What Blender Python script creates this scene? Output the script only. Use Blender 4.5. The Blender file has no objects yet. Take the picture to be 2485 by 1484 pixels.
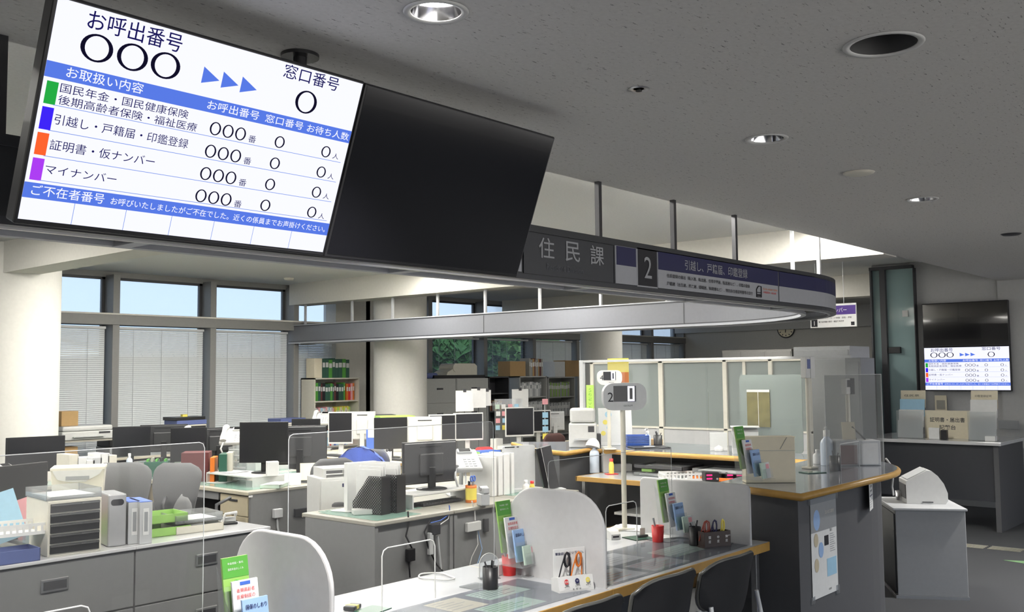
import bpy, bmesh, math, random
from mathutils import Vector, Matrix, Euler
random.seed(7)
SC = bpy.context.scene; COL = SC.collection
PI = math.pi
# ---------------------------------------------------------------- camera
FPX, CX, CY, HC = 2364.0, 1242.5, 742.0, 1.65      # focal length in pixels, image centre, eye height
PIT, ROL, AZ = math.radians(3.96), math.radians(-0.54), math.radians(40.6)
_rt = Vector((math.sin(AZ), -math.cos(AZ), 0))
_fw = Vector((math.cos(AZ)*math.cos(PIT), math.sin(AZ)*math.cos(PIT), math.sin(PIT)))
_up = _rt.cross(_fw)
_cx = _rt*math.cos(ROL)+_up*math.sin(ROL); _cy = -_rt*math.sin(ROL)+_up*math.cos(ROL)
cam = bpy.data.objects.new('camera', bpy.data.cameras.new('camera')); COL.objects.link(cam)
cam.matrix_world = Matrix(((_cx.x, _cy.x, -_fw.x, 0), (_cx.y, _cy.y, -_fw.y, 0), (_cx.z, _cy.z, -_fw.z, HC), (0, 0, 0, 1)))
cam.data.sensor_width = 36; cam.data.lens = 36*FPX/2485; cam.data.clip_end = 300
SC.camera = cam
# ---------------------------------------------------------------- world and exposure
w = bpy.data.worlds.new('overcast_sky'); SC.world = w; w.use_nodes = True
wn = w.node_tree.nodes; bg = wn['Background']
tc = wn.new('ShaderNodeTexCoord'); sp = wn.new('ShaderNodeSeparateXYZ'); rp = wn.new('ShaderNodeValToRGB')
w.node_tree.links.new(tc.outputs['Generated'], sp.inputs[0]); w.node_tree.links.new(sp.outputs['Z'], rp.inputs[0])
w.node_tree.links.new(rp.outputs[0], bg.inputs[0])
rp.color_ramp.elements[0].color = (1.45, 1.41, 1.36, 1); rp.color_ramp.elements[1].color = (.36, .48, .66, 1)   # glow added below the horizon to light the hall ceiling, overcast sky above
for pos, c_ in ((.012, (1.45, 1.41, 1.36, 1)), (.03, (.46, .56, .69, 1))): rp.color_ramp.elements.new(pos).color = c_
bg.inputs[1].default_value = 1.0
SC.view_settings.view_transform = 'Standard'; SC.view_settings.look = 'None'
SC.view_settings.exposure = 0.95; SC.view_settings.gamma = 1; SC.view_settings.use_curve_mapping = False
SC.cycles.use_denoising = True; SC.cycles.use_adaptive_sampling = True; SC.cycles.adaptive_threshold = .04
SC.cycles.max_bounces = 6; SC.cycles.diffuse_bounces = 4; SC.cycles.glossy_bounces = 2
SC.cycles.transmission_bounces = 6; SC.cycles.transparent_max_bounces = 14
SC.cycles.caustics_reflective = False; SC.cycles.caustics_refractive = False
SC.cycles.sample_clamp_indirect = 4

# ---------------------------------------------------------------- materials
MATS = {}
def mat(name, col, rough=.5, metal=0, vary=.06, vs=30, bump=0, bs=200, emit=None, es=1, spec=.5, coat=0):
    if name in MATS: return MATS[name]
    m = bpy.data.materials.new(name); m.use_nodes = True; MATS[name] = m
    nt = m.node_tree; b = nt.nodes['Principled BSDF']
    c = (col[0], col[1], col[2], 1)
    b.inputs['Base Color'].default_value = c
    b.inputs['Roughness'].default_value = rough; b.inputs['Metallic'].default_value = metal
    b.inputs['Specular IOR Level'].default_value = spec; b.inputs['Coat Weight'].default_value = coat
    if vary:
        t = nt.nodes.new('ShaderNodeTexCoord'); n = nt.nodes.new('ShaderNodeTexNoise'); n.inputs['Scale'].default_value = vs
        n.inputs['Detail'].default_value = 3
        mx = nt.nodes.new('ShaderNodeMix'); mx.data_type = 'RGBA'
        mx.inputs['A'].default_value = tuple(min(1, v*(1-vary)) for v in col)+(1,)
        mx.inputs['B'].default_value = tuple(min(1, v*(1+vary)) for v in col)+(1,)
        nt.links.new(t.outputs['Object'], n.inputs['Vector']); nt.links.new(n.outputs['Fac'], mx.inputs['Factor'])
        nt.links.new(mx.outputs['Result'], b.inputs['Base Color'])
    if bump:
        t = nt.nodes.new('ShaderNodeTexCoord'); n = nt.nodes.new('ShaderNodeTexNoise'); n.inputs['Scale'].default_value = bs
        bp = nt.nodes.new('ShaderNodeBump'); bp.inputs['Strength'].default_value = bump; bp.inputs['Distance'].default_value = .002
        nt.links.new(t.outputs['Object'], n.inputs['Vector']); nt.links.new(n.outputs['Fac'], bp.inputs['Height'])
        nt.links.new(bp.outputs[0], b.inputs['Normal'])
    if emit:
        b.inputs['Emission Color'].default_value = (emit[0], emit[1], emit[2], 1); b.inputs['Emission Strength'].default_value = es
    return m
def emis(name, col, st=1):
    if name in MATS: return MATS[name]
    m = bpy.data.materials.new(name); m.use_nodes = True; MATS[name] = m
    nt = m.node_tree; nt.nodes.clear(); e = nt.nodes.new('ShaderNodeEmission'); st *= (.518 if st < 4 else 1); o = nt.nodes.new('ShaderNodeOutputMaterial')
    e.inputs[0].default_value = (*col, 1); e.inputs[1].default_value = st; nt.links.new(e.outputs[0], o.inputs[0]); return m
def clear(name, tint=(1, 1, 1), gloss=.08, rough=.02, haze=0.0, hcol=(.9, .9, .9), fres=True):
    """thin sheet of clear plastic or glass: see-through, with a sheen and a little haze"""
    if name in MATS: return MATS[name]
    m = bpy.data.materials.new(name); m.use_nodes = True; MATS[name] = m
    nt = m.node_tree; nt.nodes.clear(); N = nt.nodes.new
    tr = N('ShaderNodeBsdfTransparent'); tr.inputs[0].default_value = (*tint, 1)
    gl = N('ShaderNodeBsdfGlossy'); gl.inputs['Roughness'].default_value = rough
    df = N('ShaderNodeBsdfDiffuse'); df.inputs[0].default_value = (*hcol, 1)
    tl = N('ShaderNodeBsdfTranslucent'); tl.inputs[0].default_value = (*hcol, 1)
    ad = N('ShaderNodeMixShader'); ad.inputs[0].default_value = .5
    nt.links.new(df.outputs[0], ad.inputs[1]); nt.links.new(tl.outputs[0], ad.inputs[2])
    m1 = N('ShaderNodeMixShader'); m1.inputs[0].default_value = haze
    nt.links.new(tr.outputs[0], m1.inputs[1]); nt.links.new(ad.outputs[0], m1.inputs[2])
    m2 = N('ShaderNodeMixShader'); lw = N('ShaderNodeLayerWeight'); lw.inputs[0].default_value = .25
    mu = N('ShaderNodeMath'); mu.operation = 'MULTIPLY_ADD'; mu.inputs[1].default_value = .5; mu.inputs[2].default_value = gloss
    mu.use_clamp = True
    nt.links.new(lw.outputs['Fresnel'], mu.inputs[0]); nt.links.new(mu.outputs[0], m2.inputs[0])
    nt.links.new(m1.outputs[0], m2.inputs[1]); nt.links.new(gl.outputs[0], m2.inputs[2])
    o = N('ShaderNodeOutputMaterial'); nt.links.new(m2.outputs[0], o.inputs[0]); return m

def speckle(name, base, dark, amt=.62, rough=.9):
    """rock-wool ceiling board: pale board with short dark fissures"""
    m = mat(name, base, rough, vary=0); nt = m.node_tree; b = nt.nodes['Principled BSDF']; N = nt.nodes.new
    t = N('ShaderNodeTexCoord'); mp = N('ShaderNodeMapping'); mp.inputs['Scale'].default_value = (28, 110, 1)
    n = N('ShaderNodeTexNoise'); n.inputs['Scale'].default_value = 1.0; n.inputs['Detail'].default_value = 4; n.inputs['Roughness'].default_value = .7
    r = N('ShaderNodeValToRGB'); r.color_ramp.elements[0].position = amt; r.color_ramp.elements[1].position = amt+.05
    r.color_ramp.elements[0].color = (0, 0, 0, 1); r.color_ramp.elements[1].color = (1, 1, 1, 1)
    n2 = N('ShaderNodeTexNoise'); n2.inputs['Scale'].default_value = 60; n2.inputs['Detail'].default_value = 2
    mx0 = N('ShaderNodeMix'); mx0.data_type = 'RGBA'; mx0.inputs['A'].default_value = tuple(v*.9 for v in base)+(1,); mx0.inputs['B'].default_value = tuple(v*1.1 for v in base)+(1,)
    mx = N('ShaderNodeMix'); mx.data_type = 'RGBA'; mx.inputs['B'].default_value = (*dark, 1)
    L = nt.links.new
    L(t.outputs['Object'], mp.inputs[0]); L(mp.outputs[0], n.inputs['Vector']); L(n.outputs['Fac'], r.inputs[0])
    L(t.outputs['Object'], n2.inputs['Vector']); L(n2.outputs['Fac'], mx0.inputs['Factor']); L(mx0.outputs['Result'], mx.inputs['A'])
    L(r.outputs[0], mx.inputs['Factor']); L(mx.outputs['Result'], b.inputs['Base Color']); return m

# palette (linear)
M = {}
def P(k, *a, **kw): M[k] = mat(k, *a, **kw)
P('white_plastic', (.60, .60, .585), .35); P('cream_plastic', (.66, .63, .54), .4); P('gray_plastic', (.30, .31, .32), .45)
P('light_gray', (.50, .51, .52), .45); P('black_plastic', (.012, .012, .014), .38); P('dark_gray', (.05, .05, .055), .5)
P('black_glass', (.006, .006, .008), .12, vary=0, coat=.3); P('monitor_off', (.014, .014, .017), .28, vary=.1)
P('monitor_back', (.035, .035, .038), .33); P('steel', (.55, .55, .56), .3, metal=.9); P('dark_steel', (.07, .07, .075), .35, metal=.6)
P('desk_gray', (.20, .20, .205), .5, bump=.15, bs=500); P('desk_gray_light', (.36, .365, .37), .5, bump=.1, bs=500)
P('desk_top', (.36, .345, .30), .35); P('desk_edge', (.50, .46, .36), .4); P('drawer_beige', (.55, .48, .34), .4)
P('mat_green', (.22, .36, .30), .12, vary=.12, vs=12); P('mat_dark_green', (.03, .10, .07), .3)
P('counter_white', (.60, .60, .61), .13, vary=.05, vs=8, coat=.2)
P('counter_gray', (.30, .31, .34), .12, vary=.25, vs=14, coat=.3)
P('wood_edge', (.50, .29, .075), .38, vary=.15, vs=25)
P('counter_body', (.085, .086, .092), .62, bump=.3, bs=700); P('counter_body_light', (.20, .20, .215), .55, bump=.2, bs=700)
P('divider', (.56, .555, .56), .5); P('wall_cream', (.62, .60, .55), .85); P('wall_gray', (.50, .49, .465), .85, bump=.1)
P('wall_white', (.46, .46, .46), .8); P('column_paint', (.66, .645, .60), .8); P('mullion', (.21, .205, .20), .5)
P('carpet', (.045, .047, .052), .95, vary=.35, vs=260, bump=.5, bs=500); P('carpet_office', (.06, .062, .066), .95, vary=.3, vs=220)
P('blind', (.60, .62, .62), .5); P('paper', (.72, .72, .71), .6); P('paper_cream', (.76, .69, .53), .6); P('paper_pink', (.75, .42, .42), .6)
P('fascia_dark', (.035, .037, .042), .4); P('fascia_gray', (.045, .047, .055), .35); P('fascia_pale', (.26, .27, .30), .4); P('fascia_inner', (.155, .16, .18), .45)
P('navy', (.014, .015, .075), .4); P('sign_white', (.36, .37, .40), .45); P('sign_letter', (.33, .34, .36), .5); P('ink', (.01, .01, .015), .6)
P('letter_dim', (.09, .095, .11), .5); P('purple', (.07, .03, .22), .5)
P('red', (.62, .03, .03), .4); P('orange', (.65, .17, .02), .4); P('yellow', (.78, .66, .12), .5); P('lime', (.42, .72, .12), .45)
P('green', (.09, .33, .05), .45); P('green_pale', (.28, .50, .12), .45); P('blue', (.05, .13, .50), .5); P('blue_box', (.10, .13, .30), .5)
P('blue_cloth', (.07, .13, .55), .95, bump=.6, bs=90); P('sky_blue', (.35, .58, .75), .5); P('maroon', (.12, .03, .03), .5); P('cardboard', (.42, .27, .12), .8)
P('brown', (.035, .018, .014), .35); P('pink', (.75, .35, .38), .6); P('chair_gray', (.135, .137, .14), .9, bump=.5, bs=300)
P('chair_black', (.010, .010, .012), .65, bump=.15, bs=400); P('chrome', (.7, .7, .72), .12, metal=1); P('chair_edge', (.07, .07, .065), .3)
P('glass_teal', (.27, .38, .38), .08, vary=.1, vs=3, coat=.4); P('leaf', (.10, .22, .05), .8, vary=.5, vs=3); P('leaf_light', (.28, .46, .12), .8, vary=.5, vs=3)
P('bark', (.10, .09, .075), .9); P('asphalt', (.12, .12, .13), .9); P('roof_white', (.75, .78, .82), .6); P('wall_out', (.10, .10, .115), .9)
P('cyan_bottle', (.55, .62, .72), .25); P('brown_chair', (.10, .05, .045), .9); P('light_blue_paper', (.30, .45, .72), .5); P('led', (.01, .01, .012), .2)
P('tile_metal', (.45, .43, .36), .3, metal=.7); P('floor_green', (.16, .30, .14), .7)
P('counter_lam', (.52, .53, .55), .14, vary=.04, coat=.2); P('duct', (.03, .03, .03), .6); P('pale_green', (.55, .68, .58), .4)
M['acrylic'] = clear('acrylic', (.98, .985, .985), .01, .03, .022)
M['acrylic_edge'] = clear('acrylic_edge', (.9, .95, .95), .15, .15, .6, (.85, .88, .88))
M['clear_plastic'] = clear('clear_plastic', (.9, .92, .93), .06, .08, .16)
M['film'] = clear('film', (.93, .95, .97), .04, .06, .12)
M['window_glass'] = clear('window_glass', (.9, .95, .98), -.04, .02, .02)
M['frosted'] = clear('frosted', (.75, .80, .78), .05, .35, .70, (.42, .47, .45))
M['glazing'] = clear('glazing', (.22, .34, .36), .10, .06, .35, (.20, .30, .31))
M['frost_pane'] = clear('frost_pane', (.95, .98, 1.0), -.04, .02, .12, (.72, .82, .95))
M['mat_clear'] = clear('mat_clear', (.80, .83, .88), .10, .05, .12)
M['slat'] = clear('slat', (.5, .6, .7), .0, .5, .8, (.5, .55, .6))
M['ceiling'] = speckle('ceiling_board', (.58, .57, .55), (.2, .195, .19))
M['ceiling_office'] = speckle('ceiling_board_office', (.62, .62, .60), (.40, .40, .39), .66)
M['e_white'] = emis('screen_white', (.86, .87, 1.0), 1.12); M['e_blue'] = emis('screen_blue', (.10, .20, .80), 1.0)
M['e_ink'] = emis('screen_navy', (.010, .008, .10), 1.0); M['e_black'] = emis('screen_black', (.006, .005, .02), 1)
M['e_line'] = emis('screen_line', (.18, .30, .80), 1); M['e_green'] = emis('screen_green', (.02, .42, .06), 1); M['e_ind'] = emis('screen_indigo', (.05, .02, .95), 1)
M['e_orange'] = emis('screen_orange', (1, .13, .03), 1); M['e_purple'] = emis('screen_purple', (.42, .05, .90), 1)
M['e_digit'] = emis('led_digit', (.80, .78, 1.0), 2.2); M['e_pink'] = emis('calculator_pink', (.9, .05, .25), 1.2)
M['e_tube'] = emis('tube_light', (1.0, .97, .90), 28.0); M['e_fill'] = emis('fill_light', (1.0, .97, .90), 17.0); M['e_down'] = emis('downlight_lamp', (1.0, .96, .92), 25.0)

# ---------------------------------------------------------------- mesh builder
_fonts = {}
def text_geo(body, weight=0):
    k = (body, weight)
    if k in _fonts: return _fonts[k]
    c = bpy.data.curves.new('t', 'FONT'); c.body = body; c.size = 1; c.resolution_u = 3; c.offset = weight
    o = bpy.data.objects.new('t', c); COL.objects.link(o); bpy.context.view_layer.update()
    me = o.evaluated_get(bpy.context.evaluated_depsgraph_get()).to_mesh()
    V = [(v.co.x, v.co.y) for v in me.vertices]; Fc = [tuple(p.vertices) for p in me.polygons]
    o.evaluated_get(bpy.context.evaluated_depsgraph_get()).to_mesh_clear()
    bpy.data.objects.remove(o); bpy.data.curves.remove(c)
    _fonts[k] = (V, Fc); return _fonts[k]

class MB:
    def __init__(s): s.v = []; s.f = []; s.m = []; s.sm = []; s.mats = []
    def mi(s, m):
        if isinstance(m, str): m = M[m]
        if m not in s.mats: s.mats.append(m)
        return s.mats.index(m)
    def add(s, V, F, m, smooth=False):
        o = len(s.v); s.v += [tuple(x) for x in V]; k = s.mi(m)
        for f in F: s.f.append(tuple(i+o for i in f)); s.m.append(k); s.sm.append(smooth)
        return s
    def box(s, x0, x1, y0, y1, z0, z1, m, bev=0, T=None):
        if x0 > x1: x0, x1 = x1, x0
        if y0 > y1: y0, y1 = y1, y0
        if z0 > z1: z0, z1 = z1, z0
        if bev:
            bm = bmesh.new(); bmesh.ops.create_cube(bm, size=1)
            for v in bm.verts: v.co = Vector(((x0+x1)/2+v.co.x*(x1-x0), (y0+y1)/2+v.co.y*(y1-y0), (z0+z1)/2+v.co.z*(z1-z0)))
            bev = min(bev, .49*min(x1-x0, y1-y0, z1-z0))
            bmesh.ops.bevel(bm, geom=bm.edges[:], offset=bev, segments=2, profile=.5, affect='EDGES')
            V = [v.co.copy() for v in bm.verts]; F = [[v.index for v in f.verts] for f in bm.faces]; bm.free()
        else:
            V = [Vector(p) for p in ((x0, y0, z0), (x1, y0, z0), (x1, y1, z0), (x0, y1, z0), (x0, y0, z1), (x1, y0, z1), (x1, y1, z1), (x0, y1, z1))]
            F = [(0, 3, 2, 1), (4, 5, 6, 7), (0, 1, 5, 4), (1, 2, 6, 5), (2, 3, 7, 6), (3, 0, 4, 7)]
        if T: V = [T @ v for v in V]
        return s.add(V, F, m)
    def cyl(s, p0, p1, r0, m, r1=None, n=16, cap=True, smooth=True):
        p0, p1 = Vector(p0), Vector(p1); r1 = r0 if r1 is None else r1
        a = (p1-p0).normalized(); b = a.cross(Vector((0, 0, 1)) if abs(a.z) < .9 else Vector((1, 0, 0))).normalized(); c = a.cross(b)
        V = []
        for p, r in ((p0, r0), (p1, r1)):
            for i in range(n): t = 2*PI*i/n; V.append(p+b*r*math.cos(t)+c*r*math.sin(t))
        s.add(V, [(i, (i+1) % n, n+(i+1) % n, n+i) for i in range(n)], m, smooth)
        if cap: s.add(V[:n], [tuple(range(n))[::-1]], m); s.add(V[n:], [tuple(range(n))], m)
        return s
    def lathe(s, prof, m, c=(0, 0, 0), n=20, T=None, caps=True):
        V = [];
        for r, z in prof:
            for i in range(n): t = 2*PI*i/n; V.append(Vector((c[0]+r*math.cos(t), c[1]+r*math.sin(t), c[2]+z)))
        if T: V = [T @ v for v in V]
        F = [(j*n+i, j*n+(i+1) % n, (j+1)*n+(i+1) % n, (j+1)*n+i) for j in range(len(prof)-1) for i in range(n)]
        s.add(V, F, m, True)
        if not caps: return s
        if prof[0][0] > 1e-4: s.add(V[:n], [tuple(range(n))[::-1]], m)
        if prof[-1][0] > 1e-4: s.add(V[-n:], [tuple(range(n))], m)
        return s
    def tube(s, pts, r, m, n=8, closed=False):
        pts = [Vector(p) for p in pts]; V = []; N = len(pts)
        prev = None
        for i, p in enumerate(pts):
            if closed: d = (pts[(i+1) % N]-pts[i-1])
            else: d = pts[min(i+1, N-1)]-pts[max(i-1, 0)]
            d.normalize()
            if prev is None: b = d.cross(Vector((0, 0, 1)) if abs(d.z) < .9 else Vector((1, 0, 0))).normalized()
            else: b = (prev-d*prev.dot(d)).normalized()
            prev = b; c = d.cross(b)
            rr = r[i] if isinstance(r, (list, tuple)) else r
            for k in range(n): t = 2*PI*k/n; V.append(p+b*rr*math.cos(t)+c*rr*math.sin(t))
        F = []
        for i in range(N if closed else N-1):
            j = (i+1) % N
            for k in range(n): F.append((i*n+k, i*n+(k+1) % n, j*n+(k+1) % n, j*n+k))
        s.add(V, F, m, True)
        if not closed: s.add(V[:n], [tuple(range(n))[::-1]], m); s.add(V[-n:], [tuple(range(n))], m)
        return s
    def prism(s, poly, fn, h0, h1, m, smooth=False):
        """extrude a 2-D outline: fn(u, v, h) -> point"""
        n = len(poly); V = [Vector(fn(u, v, h)) for h in (h0, h1) for u, v in poly]
        s.add(V, [tuple(range(n))[::-1], tuple(range(n, 2*n))], m)
        return s.add(V, [(i, (i+1) % n, n+(i+1) % n, n+i) for i in range(n)], m, smooth)
    def quad(s, a, b, c, d, m): return s.add([Vector(a), Vector(b), Vector(c), Vector(d)], [(0, 1, 2, 3)], m)
    def text(s, body, O, ux, uy, m, size=None, width=None, height=None, align='L', weight=0):
        """lettering lying on a surface: O origin (baseline start, or centre with align C), ux right, uy up; size = cap scale"""
        V, Fc = text_geo(body, weight)
        if not V: return s
        x0 = min(v[0] for v in V); x1 = max(v[0] for v in V); y0 = min(v[1] for v in V); y1 = max(v[1] for v in V)
        sx = sy = size or 1
        if height: sy = height/(y1-y0); sx = sy
        if width: sx = width/(x1-x0); sy = sy if (height or size) else sx
        O = Vector(O); ux = Vector(ux).normalized(); uy = Vector(uy).normalized()
        ax = {'L': x0, 'C': (x0+x1)/2, 'R': x1}[align]; ay = (y0+y1)/2 if align == 'C' else y0
        return s.add([O+ux*(v[0]-ax)*sx+uy*(v[1]-ay)*sy for v in V], Fc, m)
    def build(s, name, parent=None, loc=None, rz=0):
        me = bpy.data.meshes.new(name); me.from_pydata([tuple(v) for v in s.v], [], s.f)
        for m in s.mats: me.materials.append(m)
        me.polygons.foreach_set('material_index', s.m); me.polygons.foreach_set('use_smooth', s.sm)
        me.update(); o = bpy.data.objects.new(name, me); COL.objects.link(o)
        if parent: o.parent = parent
        if loc: o.location = loc; o.rotation_euler = (0, 0, rz)
        return o
def tag(o, label, cat, group=None, kind=None):
    o['label'] = label; o['category'] = cat
    if group: o['group'] = group
    if kind: o['kind'] = kind
    return o
def thing(name, label, cat, loc, rz=0, group=None, tilt=None):
    o = bpy.data.objects.new(name, None); COL.objects.link(o); o.empty_display_size = .05
    o.location = loc; o.rotation_euler = (tilt[0] if tilt else 0, tilt[1] if tilt else 0, rz); return tag(o, label, cat, group)
def struct(name, mb, parent=None):
    o = mb.build(name, parent)
    if not parent: o['kind'] = 'structure'
    return o
def copy_tree(o, parent=None):
    c = o.copy(); COL.objects.link(c)
    if parent: c.parent = parent
    for ch in list(o.children): copy_tree(ch, c)
    return c
def dup(root, loc, rz, label, group=None):
    c = copy_tree(root); c.location = loc; c.rotation_euler = (0, 0, rz); c['label'] = label
    if group: c['group'] = group
    return c
# points of the place from directions of sight, on a level plane z, or on a wall plane X= / Y=
def _ray(px, py):
    u, v = (px-CX)/FPX, (CY-py)/FPX
    return _fw+_cx*u+_cy*v
def az(px, py, z): d = _ray(px, py); s = (z-HC)/d.z; return Vector((d.x*s, d.y*s, z))
def aX(px, py, X): d = _ray(px, py); s = X/d.x; return Vector((X, d.y*s, HC+d.z*s))
def aY(px, py, Y): d = _ray(px, py); s = Y/d.y; return Vector((d.x*s, Y, HC+d.z*s))
def rrect(w, h, r, n=5, corners=(1, 1, 1, 1)):
    """rounded rectangle outline from (0,0); corners: bottom-left, bottom-right, top-right, top-left"""
    P_ = []
    for k, (cx, cy, a0) in enumerate(((r, r, PI), (w-r, r, 1.5*PI), (w-r, h-r, 0), (r, h-r, .5*PI))):
        if corners[k]:
            for i in range(n+1): a = a0+.5*PI*i/n; P_.append((cx+r*math.cos(a), cy+r*math.sin(a)))
        else: P_.append(((0, 0), (w, 0), (w, h), (0, h))[k])
    return P_

# ================================================================ office ceiling lights (big sources first)
def ceiling_light(x, y, label, tm='e_tube'):
    t = thing('ceiling_light', label, 'ceiling light', (x, y, 2.999), 0, 'fluorescent office ceiling lights')
    MB().box(-.62, .62, -.15, .15, -.03, 0, 'white_plastic', .004).build('housing', t)
    MB().box(-.60, .60, -.13, .13, -.045, -.028, tm, .004).build('diffuser', t)
for yy, rn in ((3.62, 'row just behind the hall ceiling edge'), (6.6, 'middle row over the desks'), (8.7, 'row towards the windows')):
    for i, xx in enumerate((-1.8, .4, 2.6, 5.2, 6.6, 8.0)):
        ceiling_light(xx, yy, 'white fluorescent ceiling light, %s' % rn)
for xx, yy in ((10.6, 6.2), (11.9, 6.2), (13.2, 6.2), (15, 8.7), (17, 8.7)): ceiling_light(xx, yy, 'unseen ceiling light added to brighten the room beyond the second beam', 'e_fill')  # hidden lights added to lift the dark back region
# ================================================================ the room
def face_grid(mb, x0, x1, y0, y1, z, holes, m):
    bm = bmesh.new(); E_ = []
    def loop(pts):
        vs = [bm.verts.new((a, b, z)) for a, b in pts]
        for i in range(len(vs)): E_.append(bm.edges.new((vs[i], vs[(i+1) % len(vs)])))
    loop([(x0, y0), (x1, y0), (x1, y1), (x0, y1)])
    for hx, hy, r in holes: loop([(hx+r*math.cos(2*PI*i/24), hy+r*math.sin(2*PI*i/24)) for i in range(24)])
    bmesh.ops.triangle_fill(bm, edges=E_, use_beauty=True)
    bad = [f for f in bm.faces if any((f.calc_center_median().x-hx)**2+(f.calc_center_median().y-hy)**2 < (r*.999)**2 for hx, hy, r in holes)]
    bmesh.ops.delete(bm, geom=bad, context='FACES_ONLY')
    bmesh.ops.recalc_face_normals(bm, faces=bm.faces[:])
    bm.verts.index_update(); mb.add([v.co.copy() for v in bm.verts], [[v.index for v in f.verts] for f in bm.faces], m); bm.free()
struct('floor', MB().box(-5, 20, -4, 12.2, -.1, 0, 'carpet'))
HOLES = [(1.96, 1.96, .075), (3.13, 1.09, .105), (4.06, 1.95, .075), (6.18, 1.95, .075)]
c = MB(); face_grid(c, -5, 12.6, -4, 3.11, 2.7, HOLES, 'ceiling')
c.box(-5, 12.6, 3.11, 3.13, 2.7, 3.05, 'ceiling'); c.box(-5, 12.6, -4, 3.11, 3.0, 3.05, 'ceiling'); struct('ceiling', c)
struct('ceiling_office', MB().box(-5, 20, 3.13, 12.2, 3.0, 3.1, 'ceiling_office'))
for bx in (4.0, 8.8, 13.6): struct('beam', MB().box(bx, bx+.32, 4.25 if bx == 4 else 3.13, 11.9, 2.69, 3.0, 'wall_cream'))
for cx_, cy_ in ((4.28, 10.3), (9.55, 10.3), (14.5, 10.3)):
    struct('column', MB().cyl((cx_, cy_, 0), (cx_, cy_, 3.0), .38, 'column_paint', n=40))
struct('wall_left', MB().box(-5.1, -5, -4, 12.2, 0, 3.1, 'wall_cream'))
struct('wall_front', MB().box(-5, 20, -4.1, -4, 0, .25, 'wall_white').box(-5, 20, -4.1, -4, 2.5, 3.1, 'wall_white').box(12.2, 20, -4.1, -4, .25, 2.5, 'wall_white'))  # wide opening added behind the viewer to let light onto the hall ceiling
for k, x in enumerate((-3.9, -1.6, .7, 3.0, 5.3, 7.6, 9.9)):
    w_ = MB().box(x-.04, x+.04, -4.09, -4.01, .25, 2.5, 'mullion').build('window_%d' % (40+k)); w_['kind'] = 'structure'  # bars of the unseen opening added for light in the hall
struct('wall_right', MB().box(12.6, 12.7, -4, 3.15, 0, 3.0, 'wall_white').box(12.64, 12.74, 3.15, 4.66, 0, 3.0, 'wall_white').box(12.74, 20, 4.62, 4.70, 0, 3.0, 'wall_gray'))
struct('wall_back', MB().box(20, 20.1, 4, 12.2, 0, 3.1, 'wall_gray').box(19.9, 20, 4.7, 12.1, 2.55, 3.0, 'wall_white'))
# window wall at Y = 12
W = MB().box(-5, 20, 12.0, 12.15, 0, .5, 'wall_cream').box(-5, 20, 12.0, 12.1, 2.93, 3.0, 'mullion')
W.box(9.6, 10.6, 11.8, 12.1, 0, 3.0, 'wall_cream'); struct('wall_window', W)
struct('trim_transom', MB().box(-5, 20, 11.78, 12.08, 2.31, 2.45, 'mullion', .004).box(-5, 20, 11.76, 11.79, 2.435, 2.455, 'wall_cream'))
MX = [4.69+1.39*k-1.39*5 for k in range(17)]
def slats(x0, x1, z0, z1, m, tilt, pitch=.025):
    b = MB(); z = z1
    while z > z0:
        dy, dz = .0125*math.cos(tilt), .0125*math.sin(tilt)
        b.quad((x0, 11.9-dy, z-dz), (x1, 11.9-dy, z-dz), (x1, 11.9+dy, z+dz), (x0, 11.9+dy, z+dz), m); z -= pitch
    for k in range(3):
        xx = x0+(x1-x0)*(.18+.32*k); b.box(xx-.002, xx+.002, 11.885, 11.889, z0, z1, 'light_gray')
    b.box(x0, x1, 11.87, 11.93, z1, z1+.03, 'light_gray'); b.box(x0, x1, 11.885, 11.915, z0-.02, z0, 'light_gray')
    return b
for i, x in enumerate(MX):
    nx = x+1.39
    w_ = thing('window_%d' % (i+1), 'tall office window with a frosted upper light', 'window', (0, 0, 0)); w_['kind'] = 'structure'
    del w_['label']; del w_['category']
    f = MB().box(x-.045, x+.045, 11.8, 12.08, .5, 2.95, 'mullion', .003)
    for a, b_ in ((x+.045, nx-.045),):
        f.box(a, b_, 12.02, 12.07, 2.90, 2.95, 'dark_gray').box(a, b_, 12.02, 12.07, .5, .55, 'mullion').box(nx-.085, nx-.045, 12.02, 12.07, .5, 2.95, 'dark_gray')
    f.build('window_frame', w_)
    MB().box(x+.045, nx-.085, 12.04, 12.045, .55, 2.31, 'window_glass').build('window_pane', w_)
    MB().box(x+.045, nx-.085, 12.04, 12.045, 2.45, 2.90, 'frost_pane').build('upper_pane', w_)
    if 9.6 < x+.7 < 10.7: continue
    bl, tl = ('blind', 1.15)
    if 11.0 < x < 12.5: bl, tl = 'slat', .06
    elif 12.5 < x < 14: bl, tl = 'slat', .25
    elif x >= 14: bl, tl = 'blind', 1.25
    slats(x+.06, nx-.10, .55, 2.26, bl, tl).build('venetian_blind', w_)
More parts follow.
